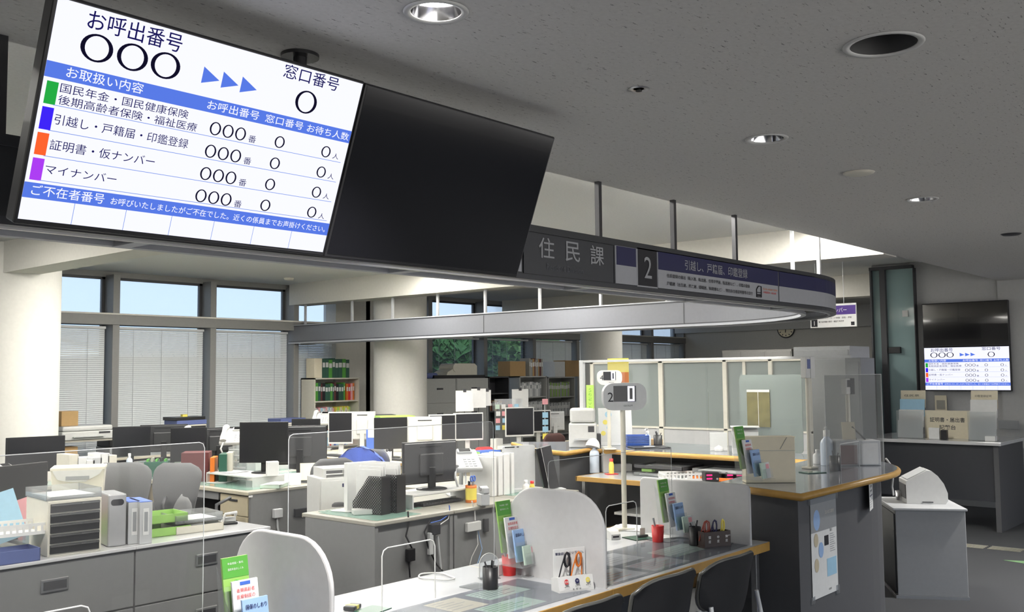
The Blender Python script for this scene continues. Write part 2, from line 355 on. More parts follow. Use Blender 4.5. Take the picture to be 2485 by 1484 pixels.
# outside
struct('ground', MB().box(-30, 60, 12.3, 70, -.3, -.05, 'asphalt'))
def tree(x, y, h, r, m, label, seed):
    rnd = random.Random(seed)
    t = thing('tree', label, 'tree', (x, y, -.05), 0, 'trees outside the windows')
    b = MB().tube([(0, 0, 0), (.1, 0, h*.3), (-.05, .1, h*.6), (0, 0, h*.85)], [.17, .15, .10, .04], 'bark', 8)
    for k in range(4): a = k*1.7; b.tube([(0, 0, h*.5), (math.cos(a)*r*.4, math.sin(a)*r*.4, h*.7), (math.cos(a)*r*.7, math.sin(a)*r*.7, h*.85)], [.07, .05, .02], 'bark', 6)
    b.build('trunk', t)
    V, F = [], []
    for k in range(4200):
        u = rnd.random()*2*PI; cz = rnd.uniform(-1, 1); rr = r*(rnd.random()**.4); s_ = math.sqrt(1-cz*cz)
        p = Vector((rr*s_*math.cos(u), rr*s_*math.sin(u), h*.68+rr*cz*.75)); q = .09+rnd.random()*.11
        a = Vector((rnd.uniform(-1, 1), rnd.uniform(-1, 1), rnd.uniform(-1, 1))).normalized()*q; b2 = a.orthogonal().normalized()*q
        o = len(V); V += [p-a, p-b2, p+a, p+b2]; F.append((o, o+1, o+2, o+3))
    MB().add(V, F, m).build('foliage', t)
tree(21.6, 20.3, 3.3, 1.15, 'leaf', 'dark leafy tree outside seen through the first clear window', 1)
tree(26.2, 22.4, 2.7, 2.1, 'leaf_light', 'bright green tree outside the second clear window', 2)
tree(31.0, 27.0, 3.0, 2.2, 'leaf', 'green tree beyond the bright one outside', 3)
tree(16.9, 16.6, 2.9, .9, 'leaf', 'tree with bare lower trunk outside near the column', 4)
t = thing('storehouse', 'low dark-walled outbuilding with a white ribbed roof outside the window', 'building', (25.5, 32, -.05))
MB().box(-9, 9, 0, 5, 0, 2.4, 'wall_out').build('wall', t)
b = MB()
for k in range(45): b.cyl((-9+.4*k, -.5, 2.5), (-9+.4*k, 5.4, 3.4), .14, 'roof_white', n=6)
b.box(-9.2, 9.2, -.4, 5.4, 2.4, 2.5, 'roof_white').build('roof', t)

# glazed screen beside the wall displays (set in wall_right)
g = thing('door_1', 'x', 'x', (0, 0, 0)); del g['label']; del g['category']; g['kind'] = 'structure'
f = MB()
for y0, y1 in ((4.635, 4.655), (4.46, 4.53), (4.10, 4.11)): f.box(12.54, 12.64, y0, y1, 0, 2.93, 'dark_gray')
f.box(12.54, 12.64, 4.12, 4.66, 2.93, 2.97, 'dark_gray').build('door_frame', g)
MB().box(12.60, 12.615, 4.53, 4.635, 0, 2.93, 'glass_teal').box(12.60, 12.615, 4.11, 4.46, 0, 2.93, 'glass_teal').build('door_panel', g)
p = MB(); p.box(12.585, 12.595, 4.20, 4.27, 1.60+.72, 1.68+.72, 'white_plastic'); p.build('notice', g)
MB().box(12.55, 12.60, 4.30, 4.45, 2.12-.26, 2.20-.26, 'black_plastic', .005).build('door_closer', g)

# ================================================================ hanging sign fascia
R_O, CXA, CYA, WID = 1.9, 7.16, 4.98, .26
path = [(-4.9, 3.08)]+[(CXA-.0+R_O*math.sin(a), CYA-R_O*math.cos(a)) for a in [PI/2*i/28 for i in range(29)]]+[(9.06, 11.9)]
nrm = [(0, 1)]+[(-math.sin(a), math.cos(a)) for a in [PI/2*i/28 for i in range(29)]]+[(-1, 0)]
def sweep(prof, m, i0=0, i1=None, mb=None, closed=True):
    """run a cross-section (offset inwards, height) along the fascia path"""
    mb = mb or MB(); pp = path[i0:i1]; nn = nrm[i0:i1]; n = len(prof); V = []
    for (x, y), (a, b) in zip(pp, nn): V += [(x+a*o, y+b*o, z) for o, z in prof]
    F = []
    for k in range(len(pp)-1):
        for j in range(n if closed else n-1): F.append((k*n+j, (k+1)*n+j, (k+1)*n+(j+1) % n, k*n+(j+1) % n))
    mb.add(V, F, m)
    if closed: mb.add(V[:n], [tuple(range(n))], m); mb.add(V[-n:], [tuple(range(n))[::-1]], m)
    return mb
ZT, ZB = 2.392, 2.115
fa = thing('hanging_sign_fascia', 'long dark sign fascia hung from the ceiling, curving round over the counters', 'sign', (0, 0, 0))
sweep([(.0, ZB+.02), (.02, ZB+.02), (.02, ZT-.02), (0, ZT-.02)], 'fascia_dark').build('outer_face', fa)
k = sweep([(-.012, ZT-.035), (.03, ZT-.035), (.03, ZT), (-.012, ZT)], 'fascia_dark')
sweep([(-.012, ZB), (.035, ZB), (.035, ZB+.025), (-.012, ZB+.025)], 'fascia_gray', mb=k); sweep([(.035, ZB-.006), (.055, ZB-.006), (.055, ZB+.01), (.035, ZB+.01)], 'steel', mb=k)
k.build('outer_trim', fa)
k = sweep([(WID-.02, ZB+.02), (WID, ZB+.02), (WID, ZT-.01), (WID-.02, ZT-.01)], 'fascia_inner')
sweep([(WID-.03, ZT-.012), (WID+.012, ZT-.012), (WID+.012, ZT), (WID-.03, ZT)], 'sign_white', mb=k)
sweep([(WID, ZT-.024), (WID+.002, ZT-.024), (WID+.002, ZT-.019), (WID, ZT-.019)], 'black_plastic', mb=k)
sweep([(WID, ZB+.03), (WID+.002, ZB+.03), (WID+.002, ZB+.036), (WID, ZB+.036)], 'black_plastic', mb=k)
sweep([(WID-.03, ZB), (WID+.012, ZB), (WID+.012, ZB+.022), (WID-.03, ZB+.022)], 'sign_white', mb=k)
for yy in (5.2, 8.0): k.box(8.795, 8.799, yy-.002, yy+.002, ZB+.03, ZT-.03, 'dark_gray')
k.build('inner_face', fa)
k = sweep([(.055, ZB+.06), (WID-.03, ZB+.06), (WID-.03, ZB+.07), (.055, ZB+.07)], 'duct')
for xx in (-1, .4, 1.72, 3.03, 4.34, 5.65, 6.9): k.box(xx-.03, xx+.03, 3.12, 3.32, ZB-.002, ZB+.06, 'sign_white')
for yy in (5.6, 7.0, 8.4, 9.8): k.box(8.82, 9.02, yy-.03, yy+.03, ZB-.002, ZB+.06, 'sign_white')
k.build('underside', fa)
def rod(x, y, z1, r, m):
    MB().box(x-r, x+r, y-r, y+r, ZT-.005, z1, m).build('hanger_rod', fa)
for k_ in range(-2, 7): rod(1.21+.785*k_+(.0 if k_ else 0), 3.095, 2.7, .014, 'dark_steel')
for yy in (11.68, 10.62, 9.78, 8.92, 8.09, 7.22, 6.34, 5.48): rod(8.93, yy, 3.0, .014, 'light_gray')
for x, y in ((8.86, 4.63), (8.52, 3.87), (8.10, 3.44)): rod(x, y, 3.0, .014, 'gray_plastic')
# sign panels on the outer face
Y0 = 3.078
def zpx(px, py): return aY(px, py, Y0).z
s = MB().box(3.55, 3.66, Y0-.006, Y0, 2.15, 2.36, 'sign_white')
s.build('sign_panel', fa)
ux, uz = (1, 0, 0), (0, 0, 1)
s = MB().box(3.68, 4.455, Y0-.004, Y0, ZB+.03, ZT-.04, 'fascia_gray')
for ch, xx in zip('住民課', (3.86, 4.08, 4.30)): s.text(ch, (xx, Y0-.006, 2.285), ux, uz, 'sign_letter', width=.125, height=.105, align='C', weight=.004)
s.text('Resident Division', (3.86, Y0-.006, 2.175), ux, uz, 'letter_dim', size=.045); s.build('sign_panel', fa)
s = MB().box(4.47, 4.685, Y0-.008, Y0, 2.145, 2.365, 'sign_white').box(4.48, 4.675, Y0-.010, Y0-.007, 2.25, 2.355, 'navy'); s.build('sign_panel', fa)
s = MB().box(4.685, 4.90, Y0-.010, Y0, 2.14, 2.365, 'sign_white').box(4.693, 4.892, Y0-.013, Y0-.009, 2.148, 2.357, 'ink')
s.text('2', (4.79, Y0-.016, 2.255), ux, uz, 'sign_letter', height=.125, align='C'); s.build('number_panel', fa)
s = MB().box(4.905, 6.50, Y0-.010, Y0, 2.145, 2.365, 'sign_white').box(4.91, 6.50, Y0-.012, Y0-.009, 2.255, 2.36, 'navy')
s.text('引越し、戸籍届、印鑑登録', (5.21, Y0-.014, 2.275), ux, uz, 'sign_letter', width=.82, height=.062, weight=.004)
s.text('住民登録の届出（転入届、転出届、世帯変更届、転居届など）、印鑑の登録', (5.0, Y0-.014, 2.213), ux, uz, 'ink', width=1.06, height=.024, weight=.008)
s.text('戸籍届（出生届、死亡届、婚姻届、転籍届など）、特別永住者証明書等の交付', (5.0, Y0-.014, 2.166), ux, uz, 'ink', width=1.10, height=.024, weight=.008)
s.tube([(6.16, Y0-.013, 2.16), (6.23, Y0-.013, 2.16), (6.23, Y0-.013, 2.235), (6.19, Y0-.013, 2.235), (6.16, Y0-.013, 2.21)], .004, 'ink', 4, True)
s.box(6.165, 6.225, Y0-.014, Y0-.011, 2.165, 2.18, 'ink').box(6.165, 6.225, Y0-.014, Y0-.011, 2.188, 2.193, 'ink')
s.text('転入届・転出届・証明書', (6.26, Y0-.014, 2.213), ux, uz, 'orange', width=.22, height=.014); s.text('印鑑登録・届出書', (6.26, Y0-.014, 2.19), ux, uz, 'red', width=.20, height=.014)
s.build('sign_panel', fa)
k = sweep([(-.010, 2.145), (0, 2.145), (0, 2.365), (-.010, 2.365)], 'sign_white', 1, 22)
sweep([(-.012, 2.255), (-.009, 2.255), (-.009, 2.36), (-.012, 2.36)], 'navy', 1, 22, k)
k.box(6.52, 7.16, Y0-.010, Y0, 2.145, 2.365, 'sign_white').box(6.52, 7.16, Y0-.012, Y0-.009, 2.255, 2.36, 'navy'); k.build('sign_panel', fa)

# ================================================================ large displays
def screen(mb, w, h, S, small=False):
    """number-call screen content; S(u, v) -> point, v measured down"""
    def q(u0, u1, v0, v1, m, d): mb.quad(S(u0, v1, d), S(u1, v1, d), S(u1, v0, d), S(u0, v0, d), m)
    U = (S(1, 0, 0)-S(0, 0, 0)).normalized(); D = (S(0, 0, 0)-S(0, 1, 0)).normalized()
    def tx(body, u0, u1, vb, hh, m, d=.003, wt=0):
        mb.text(body, S(u0, vb, d), U, D, m, width=(u1-u0)*w, height=hh*h, weight=wt)
    q(0, 1, 0, 1, 'e_white', .0005); q(0, 1, .275, .346, 'e_blue', .001); q(0, 1, .826, .898, 'e_blue', .001)
    for v in (.464, .580, .698, .812): q(.035, .985, v-.0015, v+.0015, 'e_line', .001)
    for u in (.14, .287, .428, .569, .711, .856): q(u-.0008, u+.0008, .898, 1, 'e_line', .001)
    tx('お呼出番号', .082, .350, .098, .088, 'e_ink', wt=.003); tx('窓口番号', .692, .905, .080, .075, 'e_ink', wt=.003)
    for k in range(3):
        u = .43+.064*k; mb.add([S(u, .130, .002), S(u, .212, .002), S(u+.056, .180, .002)], [(0, 1, 2)], 'e_blue')
    def ring(u, v, ru, rv, tu, tv, m='e_black'):
        n = 28; V = []
        for a, b in ((ru, rv), (ru-tu, rv-tv)):
            for i in range(n): t_ = 2*PI*i/n; V.append(S(u+a*math.cos(t_), v-b*math.sin(t_), .002))
        mb.add(V, [(i, (i+1) % n, n+(i+1) % n, n+i) for i in range(n)], m)
    for u in (.119, .218, .315): ring(u, .173, .044, .063, .012, .009)
    ring(.797, .178, .041, .062, .011, .008)
    tx('お取扱い内容', .053, .265, .331, .050, 'e_white', wt=.004); tx('お呼出番号', .464, .641, .331, .046, 'e_white', wt=.004)
    tx('窓口番号', .664, .806, .331, .044, 'e_white', wt=.004); tx('お待ち人数', .822, .992, .333, .044, 'e_white', wt=.004)
    for v, m in ((.362, 'e_green'), (.478, 'e_ind'), (.595, 'e_orange'), (.712, 'e_purple')): q(.010, .040, v, v+.102, m, .001)
    tx('国民年金・国民健康保険', .045, .412, .402, .043, 'e_ink'); tx('後期高齢者保険・福祉医療', .045, .446, .456, .043, 'e_ink')
    tx('引越し・戸籍届・印鑑登録', .045, .430, .548, .048, 'e_ink'); tx('証明書・仮ナンバー', .045, .340, .665, .048, 'e_ink'); tx('マイナンバー', .045, .240, .776, .042, 'e_ink')
    for k in range(4):
        v = .420+.118*k
        for u in (.506, .549, .592): ring(u, v, .0185, .034, .0055, .0055)
        tx('番', .621, .648, v+.033, .038, 'e_ink'); ring(.734, v, .0185, .032, .0055, .0055); ring(.916, v, .0185, .032, .0055, .0055); tx('人', .945, .970, v+.030, .032, 'e_ink')
    tx('ご不在者番号', .020, .217, .883, .050, 'e_white', wt=.004); tx('お呼びいたしましたがご不在でした。近くの係員までお声掛けください。', .236, .985, .880, .036, 'e_white', wt=.004)
def display(label, loc, rz, w, h, lit, tilt=0, depth=.055):
    t = thing('wall_display' if not tilt else 'ceiling_display', label, 'display', loc, rz, tilt=(tilt, 0))
    b = MB().box(0, w, 0, depth, 0, h, 'black_plastic', .006).box(.12*w, .88*w, depth, depth+.03, .15*h, .8*h, 'black_plastic', .01); b.build('casing', t)
    bz = .009
    p = MB()
    if lit:
        S = lambda u, v, d=0: Vector((bz+u*(w-2*bz), -.001-d, bz+.006+(1-v)*(h-2*bz-.006)))
        p.box(bz, w-bz, -.0005, .001, bz+.006, h-bz, 'black_glass'); screen(p, w-2*bz, h-2*bz-.006, S)
    else: p.box(bz, w-bz, -.001, .001, bz+.006, h-bz, 'black_glass')
    p.build('screen', t); return t
TIL = math.radians(20.9)
display('lit number-call screen with blue bars, hung from the ceiling beside the dark one', (1.056, 2.60, 2.048), 0, 1.006, .594, True, TIL)
display('switched-off black screen hung from the ceiling beside the lit number screen', (2.064, 2.60, 2.045), 0, 1.002, .594, False, TIL)
t = thing('display_bracket', 'black ceiling pole with round plate behind the two hanging screens', 'bracket', (1.93, 2.56, 0))
MB().cyl((0, 0, 2.688), (0, 0, 2.699), .062, 'black_plastic', n=28).build('ceiling_plate', t)
MB().cyl((0, 0, 2.36), (0, 0, 2.69), .022, 'black_plastic').build('pole', t)
Tm = Matrix.Translation((0, .062, 2.33)) @ Matrix.Rotation(TIL, 4, 'X')
MB().box(-.55, .75, -.015, .015, -.09, .09, 'black_plastic', .004, T=Tm).box(-.05, .05, -.07, .02, -.05, .12, 'black_plastic', T=Tm).build('mount_bar', t)
XW = 12.53
for lit, z0, lab in ((True, 1.385, 'lit number-call screen on the far wall under the dark one'), (False, 1.925, 'switched-off black screen on the far wall above the lit number screen')):
    display(lab, (XW, 4.01+.0, z0), -PI/2, .985, .548-.008, lit)
# local x maps to -Y so the screen reads left to right from the hall
# ================================================================ hall ceiling fittings
def downlight(x, y, r, label, on=False, dark=False):
    t = thing('downlight', label, 'ceiling light', (x, y, 2.7))
    MB().lathe([(r+.022, -.001), (r+.018, -.006), (r, -.003), (r, .0)], 'white_plastic', n=32, caps=False).build('trim_ring', t)
    k_ = MB().lathe([(r-.001, .0), (r*.86, .04), (r*.62, .085)], 'chrome' if not dark else 'duct', n=32, caps=False)
    k_.build('reflector', t)
    MB().cyl((0, 0, .034 if on else .083), (0, 0, .087), r*.60, 'e_down' if on else ('duct' if dark else 'white_plastic'), n=24).build('lamp', t)
    if on:
        ld = bpy.data.lights.new('downlight_beam', 'SPOT'); ld.energy = 300; ld.spot_size = math.radians(110); ld.spot_blend = .6; ld.shadow_soft_size = .05; ld.color = (1, .97, .92)
        lo = bpy.data.objects.new('downlight_beam', ld); COL.objects.link(lo); lo.parent = t; lo.location = (0, 0, .03)
downlight(1.96, 1.96, .074, 'lit round downlight above the hanging screens', on=True)
downlight(3.13, 1.09, .104, 'large round ceiling fitting with dark grille, nearest of the unlit ones', dark=True)
downlight(4.06, 1.95, .074, 'unlit silver downlight between the sprinkler and the round speaker')
downlight(6.18, 1.95, .074, 'unlit silver downlight, farthest towards the wall screens')
t = thing('ceiling_speaker', 'round beige speaker grille in the hall ceiling', 'speaker', (5.10, 1.93, 2.7)); MB().lathe([(0, -.012), (.06, -.012), (.078, -.006), (.082, -.001)], 'cream_plastic', n=32).build('grille', t)
t = thing('sprinkler', 'small steel sprinkler in the hall ceiling', 'sprinkler', (3.01, 1.95, 2.7)); MB().lathe([(.02, -.001), (.035, -.006), (.04, -.001)], 'steel', n=24).build('escutcheon', t); MB().lathe([(.006, -.001), (.010, -.006), (.012, -.010), (0, -.011)], 'duct', n=16).build('nozzle', t)
t = thing('smoke_detector', 'small dark round fitting in the ceiling at the right edge', 'detector', (8.27, 1.95, 2.7)); MB().lathe([(.075, -.001), (.06, -.012), (0, -.016)], 'dark_gray', n=24).build('body', t)
t = thing('smoke_detector', 'pale round detector on the office ceiling near the windows', 'detector', (8.2, 11.1, 3.0)); MB().lathe([(.07, -.001), (.06, -.03), (0, -.035)], 'cream_plastic', n=24).build('body', t)
# unseen lamps added out of view to brighten the hall
for xx, yy in ((.5, -1.2), (4.5, -1.2), (8.5, -.6), (8.0, 1.0)):
    tl = thing('hall_fill_lamp', 'unseen ceiling lamp added to brighten the waiting hall', 'ceiling light', (xx, yy, 2.69), 0, 'added hall fill lamps')
    MB().lathe([(.09, 0), (.085, -.008), (.07, -.004)], 'white_plastic', n=24).build('trim_ring', tl)
    ld = bpy.data.lights.new('hall_fill', 'SPOT'); ld.energy = 330; ld.spot_size = math.radians(140); ld.spot_blend = .8; ld.shadow_soft_size = .07; ld.color = (1, .97, .93)
    lo = bpy.data.objects.new('hall_fill', ld); COL.objects.link(lo); lo.parent = tl; lo.location = (0, 0, -.01)
# hanging sign board
t = thing('hanging_sign', 'white hanging sign with a purple band behind the fascia end', 'sign', (9.5, 4.14, 2.08), -PI/2)
b = MB().box(0, .475, -.008, .008, 0, .235, 'paper', .002); b.build('board', t)
s = MB().box(.04, .47, -.0095, -.008, .125, .215, 'purple').box(.012, .075, -.0095, -.008, .012, .085, 'ink')
s.text('マイナンバー', (.13, -.011, .148), (1, 0, 0), (0, 0, 1), 'paper', width=.25, height=.045); s.text('1', (.04, -.011, .025), (1, 0, 0), (0, 0, 1), 'paper', height=.045)
s.text('マイナンバーカード申請・受取・更新', (.09, -.011, .085), (1, 0, 0), (0, 0, 1), 'ink', width=.34, height=.018, weight=.01); s.text('電子証明書の発行・暗証番号変更', (.09, -.011, .05), (1, 0, 0), (0, 0, 1), 'ink', width=.26, height=.018, weight=.01)
s.box(.42, .455, -.0095, -.008, .015, .05, 'ink'); s.build('lettering', t)
MB().cyl((.06, 0, .235), (.06, 0, .92), .0025, 'steel', n=6).cyl((.35, 0, .235), (.35, 0, .92), .0025, 'steel', n=6).build('wire', t)
# clock on the back wall
pc = aX(1908, 797, 19.985)
t = thing('wall_clock', 'round pale wall clock on the far grey wall under the fascia end', 'clock', tuple(pc), -PI/2)
T2 = Matrix.Rotation(PI/2, 4, 'X')
MB().lathe([(.19, 0), (.205, .02), (.19, .04), (.18, .02)], 'dark_gray', n=36, T=T2, caps=False).build('case', t)
f = MB().cyl((0, -.018, 0), (0, -.024, 0), .185, 'paper_cream', n=36)
for i in range(12): a = i*PI/6; f.box(-.008, .008, -.028, -.0245, .135, .165, 'ink', T=Matrix.Rotation(a, 4, 'Y'))
f.build('dial', t)
MB().box(-.006, .006, -.032, -.029, -.01, .13, 'ink', T=Matrix.Rotation(math.radians(98), 4, 'Y')).box(-.008, .008, -.032, -.029, -.01, .085, 'ink', T=Matrix.Rotation(math.radians(187), 4, 'Y')).build('hand', t)

# ================================================================ customer tables
def service_table(x1, label):
    t = thing('service_table', label, 'table', (x1-1.53, 2.51, 0), 0, 'customer tables end to end')
    MB().box(.002, 1.528, .004, .87, .655, .70, 'counter_lam', .004).build('tabletop', t)
    MB().box(.002, 1.528, -.002, .006, .652, .699, 'wood_edge', .002).box(1.527, 1.531, 0, .87, .655, .699, 'wood_edge').build('wood_edging', t)
    for x in (.03, 1.50):
        for y in (.06, .70): MB().box(x-.018, x+.018, y, y+.035, 0, .655, 'steel', .003).build('leg', t)
    MB().box(.05, 1.48, .74, .76, .10, .655, 'counter_body').build('modesty_panel', t)
    return t
service_table(5.12, 'white customer table with wood edge, the one touching the tall counter')
service_table(3.59, 'white customer table with wood edge, the one carrying the white eyeglass stand')
service_table(2.06, 'white customer table with wood edge, nearest to the viewer at the bottom edge')
# grey partition panels standing on the tables
def divider(X, y0, y1, z1, r, label):
    t = thing('desk_divider', label, 'partition', (X, y0, .70), 0, 'grey panels between the customer tables')
    ol = rrect(y1-y0, z1-.70, r, 8, (0, 0, 1, 1)) if r > .05 else rrect(y1-y0, z1-.70, r, 4, (0, 0, 1, 1))
    b = MB(); b.prism(ol, lambda u, v, h: (h, u, v), -.009, .009, 'divider'); b.build('panel', t)
    b = MB(); b.tube([(0, u, v) for u, v in ol[1:]]+[(0, 0, 0)], .0095, 'divider', 6); b.build('edge_band', t)
    for a in (.1, y1-y0-.16): MB().box(-.05, .05, a, a+.04, 0, .006, 'steel').build('foot_plate', t)
divider(3.59, 2.55, 3.11, 1.105, .17, 'pale grey round-cornered panel standing behind the white eyeglass stand')
divider(2.06, 2.55, 3.08, 1.105, .16, 'pale grey round-cornered panel at the bottom edge beside the green leaflet rack')
divider(4.95, 2.54, 3.24, 1.02, .025, 'pale grey square panel beside the tall counter, behind the brown eyeglass box')
def guard(x0, x1, ox0, ox1, zt, label, Y=3.0, oz=.95):
    t = thing('acrylic_guard', label, 'sneeze guard', (0, Y, 0), 0, 'clear acrylic guards on the customer tables')
    z0 = .702; r = .03
    op = [(ox0, z0), (ox0, oz-r), (ox0+r*.3, oz-r*.3), (ox0+r, oz), (ox1-r, oz), (ox1-r*.3, oz-r*.3), (ox1, oz-r), (ox1, z0)]
    ol = [(x0, z0)]+op+[(x1, z0), (x1, zt-.02), (x1-.006, zt-.006), (x1-.02, zt), (x0+.02, zt), (x0+.006, zt-.006), (x0, zt-.02)]
    b = MB(); n = len(ol)
    # sheet in three convex pieces so the opening stays open
    for q in (((x0, z0), (ox0, z0), (ox0, zt), (x0, zt)), ((ox0, oz), (ox1, oz), (ox1, zt), (ox0, zt)), ((ox1, z0), (x1, z0), (x1, zt), (ox1, zt))):
        b.quad(*[(u, 0, v) for u, v in q], 'acrylic')
    b.build('sheet', t)
    MB().tube([(u, 0, v) for u, v in op], .0028, 'white_plastic', 5).build('opening_edge', t)
    MB().tube([(u, 0, v) for u, v in ol[9:]]+[(x0, 0, z0)], .0016, 'light_gray', 5).build('sheet_edge', t)
    for a in (x0+.05, x1-.16): MB().box(a, a+.11, -.07, .07, z0-.002, z0+.003, 'clear_plastic').build('foot', t)
guard(2.22, 3.36, 2.68, 2.98, 1.432, 'clear acrylic guard with an opening, on the middle customer table')
guard(3.76, 4.90, 4.24, 4.53, 1.22, 'clear acrylic guard with an opening, on the table by the tall counter')
guard(.72, 1.87, 1.18, 1.48, 1.425, 'clear acrylic guard on the nearest customer table')
def table_mat(pts, label, papers):
    """clear desk mat with forms and notices slipped under it"""
    c = sum((Vector(p) for p in pts), Vector((0, 0)))/4
    t = thing('desk_mat', label, 'desk mat', (c.x, c.y, .7003)); L = [Vector((p[0]-c.x, p[1]-c.y, .0022)) for p in pts]
    b = MB(); b.quad(*[Vector((v.x, v.y, .0003)) for v in L], 'counter_gray'); b.build('under_sheet', t)
    for i, (u0, u1, v0, v1, m, txt) in enumerate(papers):
        S = lambda u, v, z=.0008: (L[0]*(1-u)*(1-v)+L[1]*u*(1-v)+L[2]*u*v+L[3]*(1-u)*v).to_2d().to_3d()+Vector((0, 0, z))
        b = MB().quad(S(u0, v0), S(u1, v0), S(u1, v1), S(u0, v1), m)
        for k in range(5):
            vv = v1-(v1-v0)*(.15+.16*k); b.quad(S(u0+.01, vv, .001), S(u0+(u1-u0)*(.5+.08*((k*7) % 5)), vv, .001), S(u0+(u1-u0)*(.5+.08*((k*7) % 5)), vv+.012, .001), S(u0+.01, vv+.012, .001), txt)
        b.build('notice_sheet', t)
    b = MB(); b.quad(*L, 'mat_clear'); b.build('cover', t)
table_mat([(2.16, 2.56), (3.50, 2.56), (3.50, 2.98), (2.16, 2.98)], 'clear desk mat with notices under it on the middle customer table', [
    (.05, .28, .30, .95, 'paper', 'light_gray'), (.30, .50, .05, .45, 'paper', 'gray_plastic'), (.52, .66, .45, .92, 'paper_cream', 'gray_plastic'), (.58, .80, .08, .42, 'pale_green', 'green'), (.70, .90, .55, .9, 'pale_green', 'dark_gray')])
table_mat([(3.64, 2.55), (4.96, 2.55), (4.96, 3.05), (3.64, 3.05)], 'clear desk mat with notices under it on the table by the tall counter', [
    (.02, .26, .05, .45, 'paper', 'orange'), (.30, .55, .05, .40, 'paper', 'pink'), (.28, .50, .50, .9, 'paper', 'gray_plastic'), (.02, .24, .55, .95, 'pale_green', 'blue'), (.58, .86, .25, .62, 'pale_green', 'gray_plastic')])
table_mat([(.70, 2.56), (1.96, 2.56), (1.96, 2.98), (.70, 2.98)], 'clear desk mat with notices under it on the nearest customer table', [
    (.05, .35, .1, .9, 'paper', 'gray_plastic'), (.45, .8, .1, .8, 'paper', 'blue')])
# ================================================================ tall counter
def v2(p): return (p.x, p.y)
outline = [(4.97, 2.25), (6.25, 2.25)]+[(6.25+1.1*math.sin(a), 3.30-1.05*math.cos(a)) for a in [PI/2*i/12 for i in range(1, 13)]]+[(7.45, 3.7), (7.80, 4.0), (7.80, 5.2), (7.1, 6.1), v2(az(1293, 1085, 1.0)), v2(az(1371, 1094, 1.0)), v2(az(1432, 1085, 1.0)), (6.88, 4.85), (6.88, 3.05), (5.18, 2.86)]
def inset(ol, d):
    n = len(ol); out = []
    for i in range(n):
        a, b, c = Vector(ol[i-1]), Vector(ol[i]), Vector(ol[(i+1) % n])
        e1 = (b-a).normalized(); e2 = (c-b).normalized(); n1 = Vector((-e1.y, e1.x)); n2 = Vector((-e2.y, e2.x))
        m = (n1+n2).normalized(); k = d/max(.3, m.dot(n1)); out.append((b.x+m.x*k, b.y+m.y*k))
    return out
t = thing('service_counter', 'tall L-shaped public counter, dark body with grey top and rounded wooden edge', 'counter', (0, 0, 0))
MB().prism(inset(outline, .004), lambda u, v, h: (u, v, h), .958, .9995, 'counter_gray').build('countertop', t)
b = MB(); b.tube([(x, y, .978) for x, y in outline[:-2]]+[(outline[-2][0], outline[-2][1], .978), (outline[-1][0], outline[-1][1], .978)], .0205, 'wood_edge', 8, True); b.build('wood_edging', t)
body = [(5.17, 2.36), (6.25, 2.36)]+[(6.25+1.0*math.sin(a), 3.30-.94*math.cos(a)) for a in [PI/2*i/12 for i in range(1, 13)]]+[(7.27, 3.7), (7.7, 4.05), (7.7, 5.15), (7.05, 5.95), (6.74, 5.5), (6.52, 5.08), (6.95, 5.08), (7.20, 4.9), (7.20, 2.97), (5.17, 2.78)]
b = MB(); n = len(body); V = [Vector((x, y, h)) for h in (0, .957) for x, y in body]
b.prism(body, lambda u, v, h: (u, v, h), 0, .957, 'counter_body'); b.build('body', t)
# staff worktop below the counter
t = thing('staff_worktop', 'low staff worktop with wooden edge under the far side of the tall counter', 'worktop', (0, 0, 0))
MB().box(6.505, 7.19, 3.0, 4.88, .765, .80, 'counter_lam').build('worktop', t)
MB().box(6.49, 6.507, 2.99, 4.89, .762, .801, 'wood_edge', .003).box(6.49, 7.19, 4.875, 4.892, .762, .801, 'wood_edge', .003).build('wood_edging', t)
for y in (4.84, 3.9): MB().box(6.53, 6.56, y-.015, y+.015, 0, .765, 'steel').build('leg', t)
MB().box(6.62, 7.15, 3.0, 4.60, .50, .52, 'white_plastic').build('shelf', t)
# ================================================================ lateral file cabinets in front
def file_cabinet(x, label):
    t = thing('file_cabinet', label, 'cabinet', (x, 5.23, 0), 0, 'grey file cabinets in a row')
    MB().box(0, .898, .012, .45, .03, .685, 'desk_gray').box(.01, .888, .03, .44, 0, .03, 'black_plastic').build('body', t)
    MB().box(-.001, .899, -.012, .46, .685, .703, 'counter_white', .003).build('top', t)
    for z0, z1 in ((.37, .68), (.04, .365)):
        d = MB().box(.004, .894, 0, .014, z0+.002, z1-.002, 'desk_gray', .003).build('drawer', t)
        zz = z1-.115
        MB().box(.38, .525, -.008, .002, zz-.035, zz+.035, 'steel', .004).box(.392, .513, -.0095, -.005, zz-.022, zz+.022, 'dark_gray').build('handle', d)
    return t
for k, lab in enumerate(('grey two-drawer file cabinet, right-hand end of the front row', 'grey two-drawer file cabinet under the black-fronted drawer chest', 'grey two-drawer file cabinet at the left edge of the photo')):
    file_cabinet(2.83-.9*k, lab)
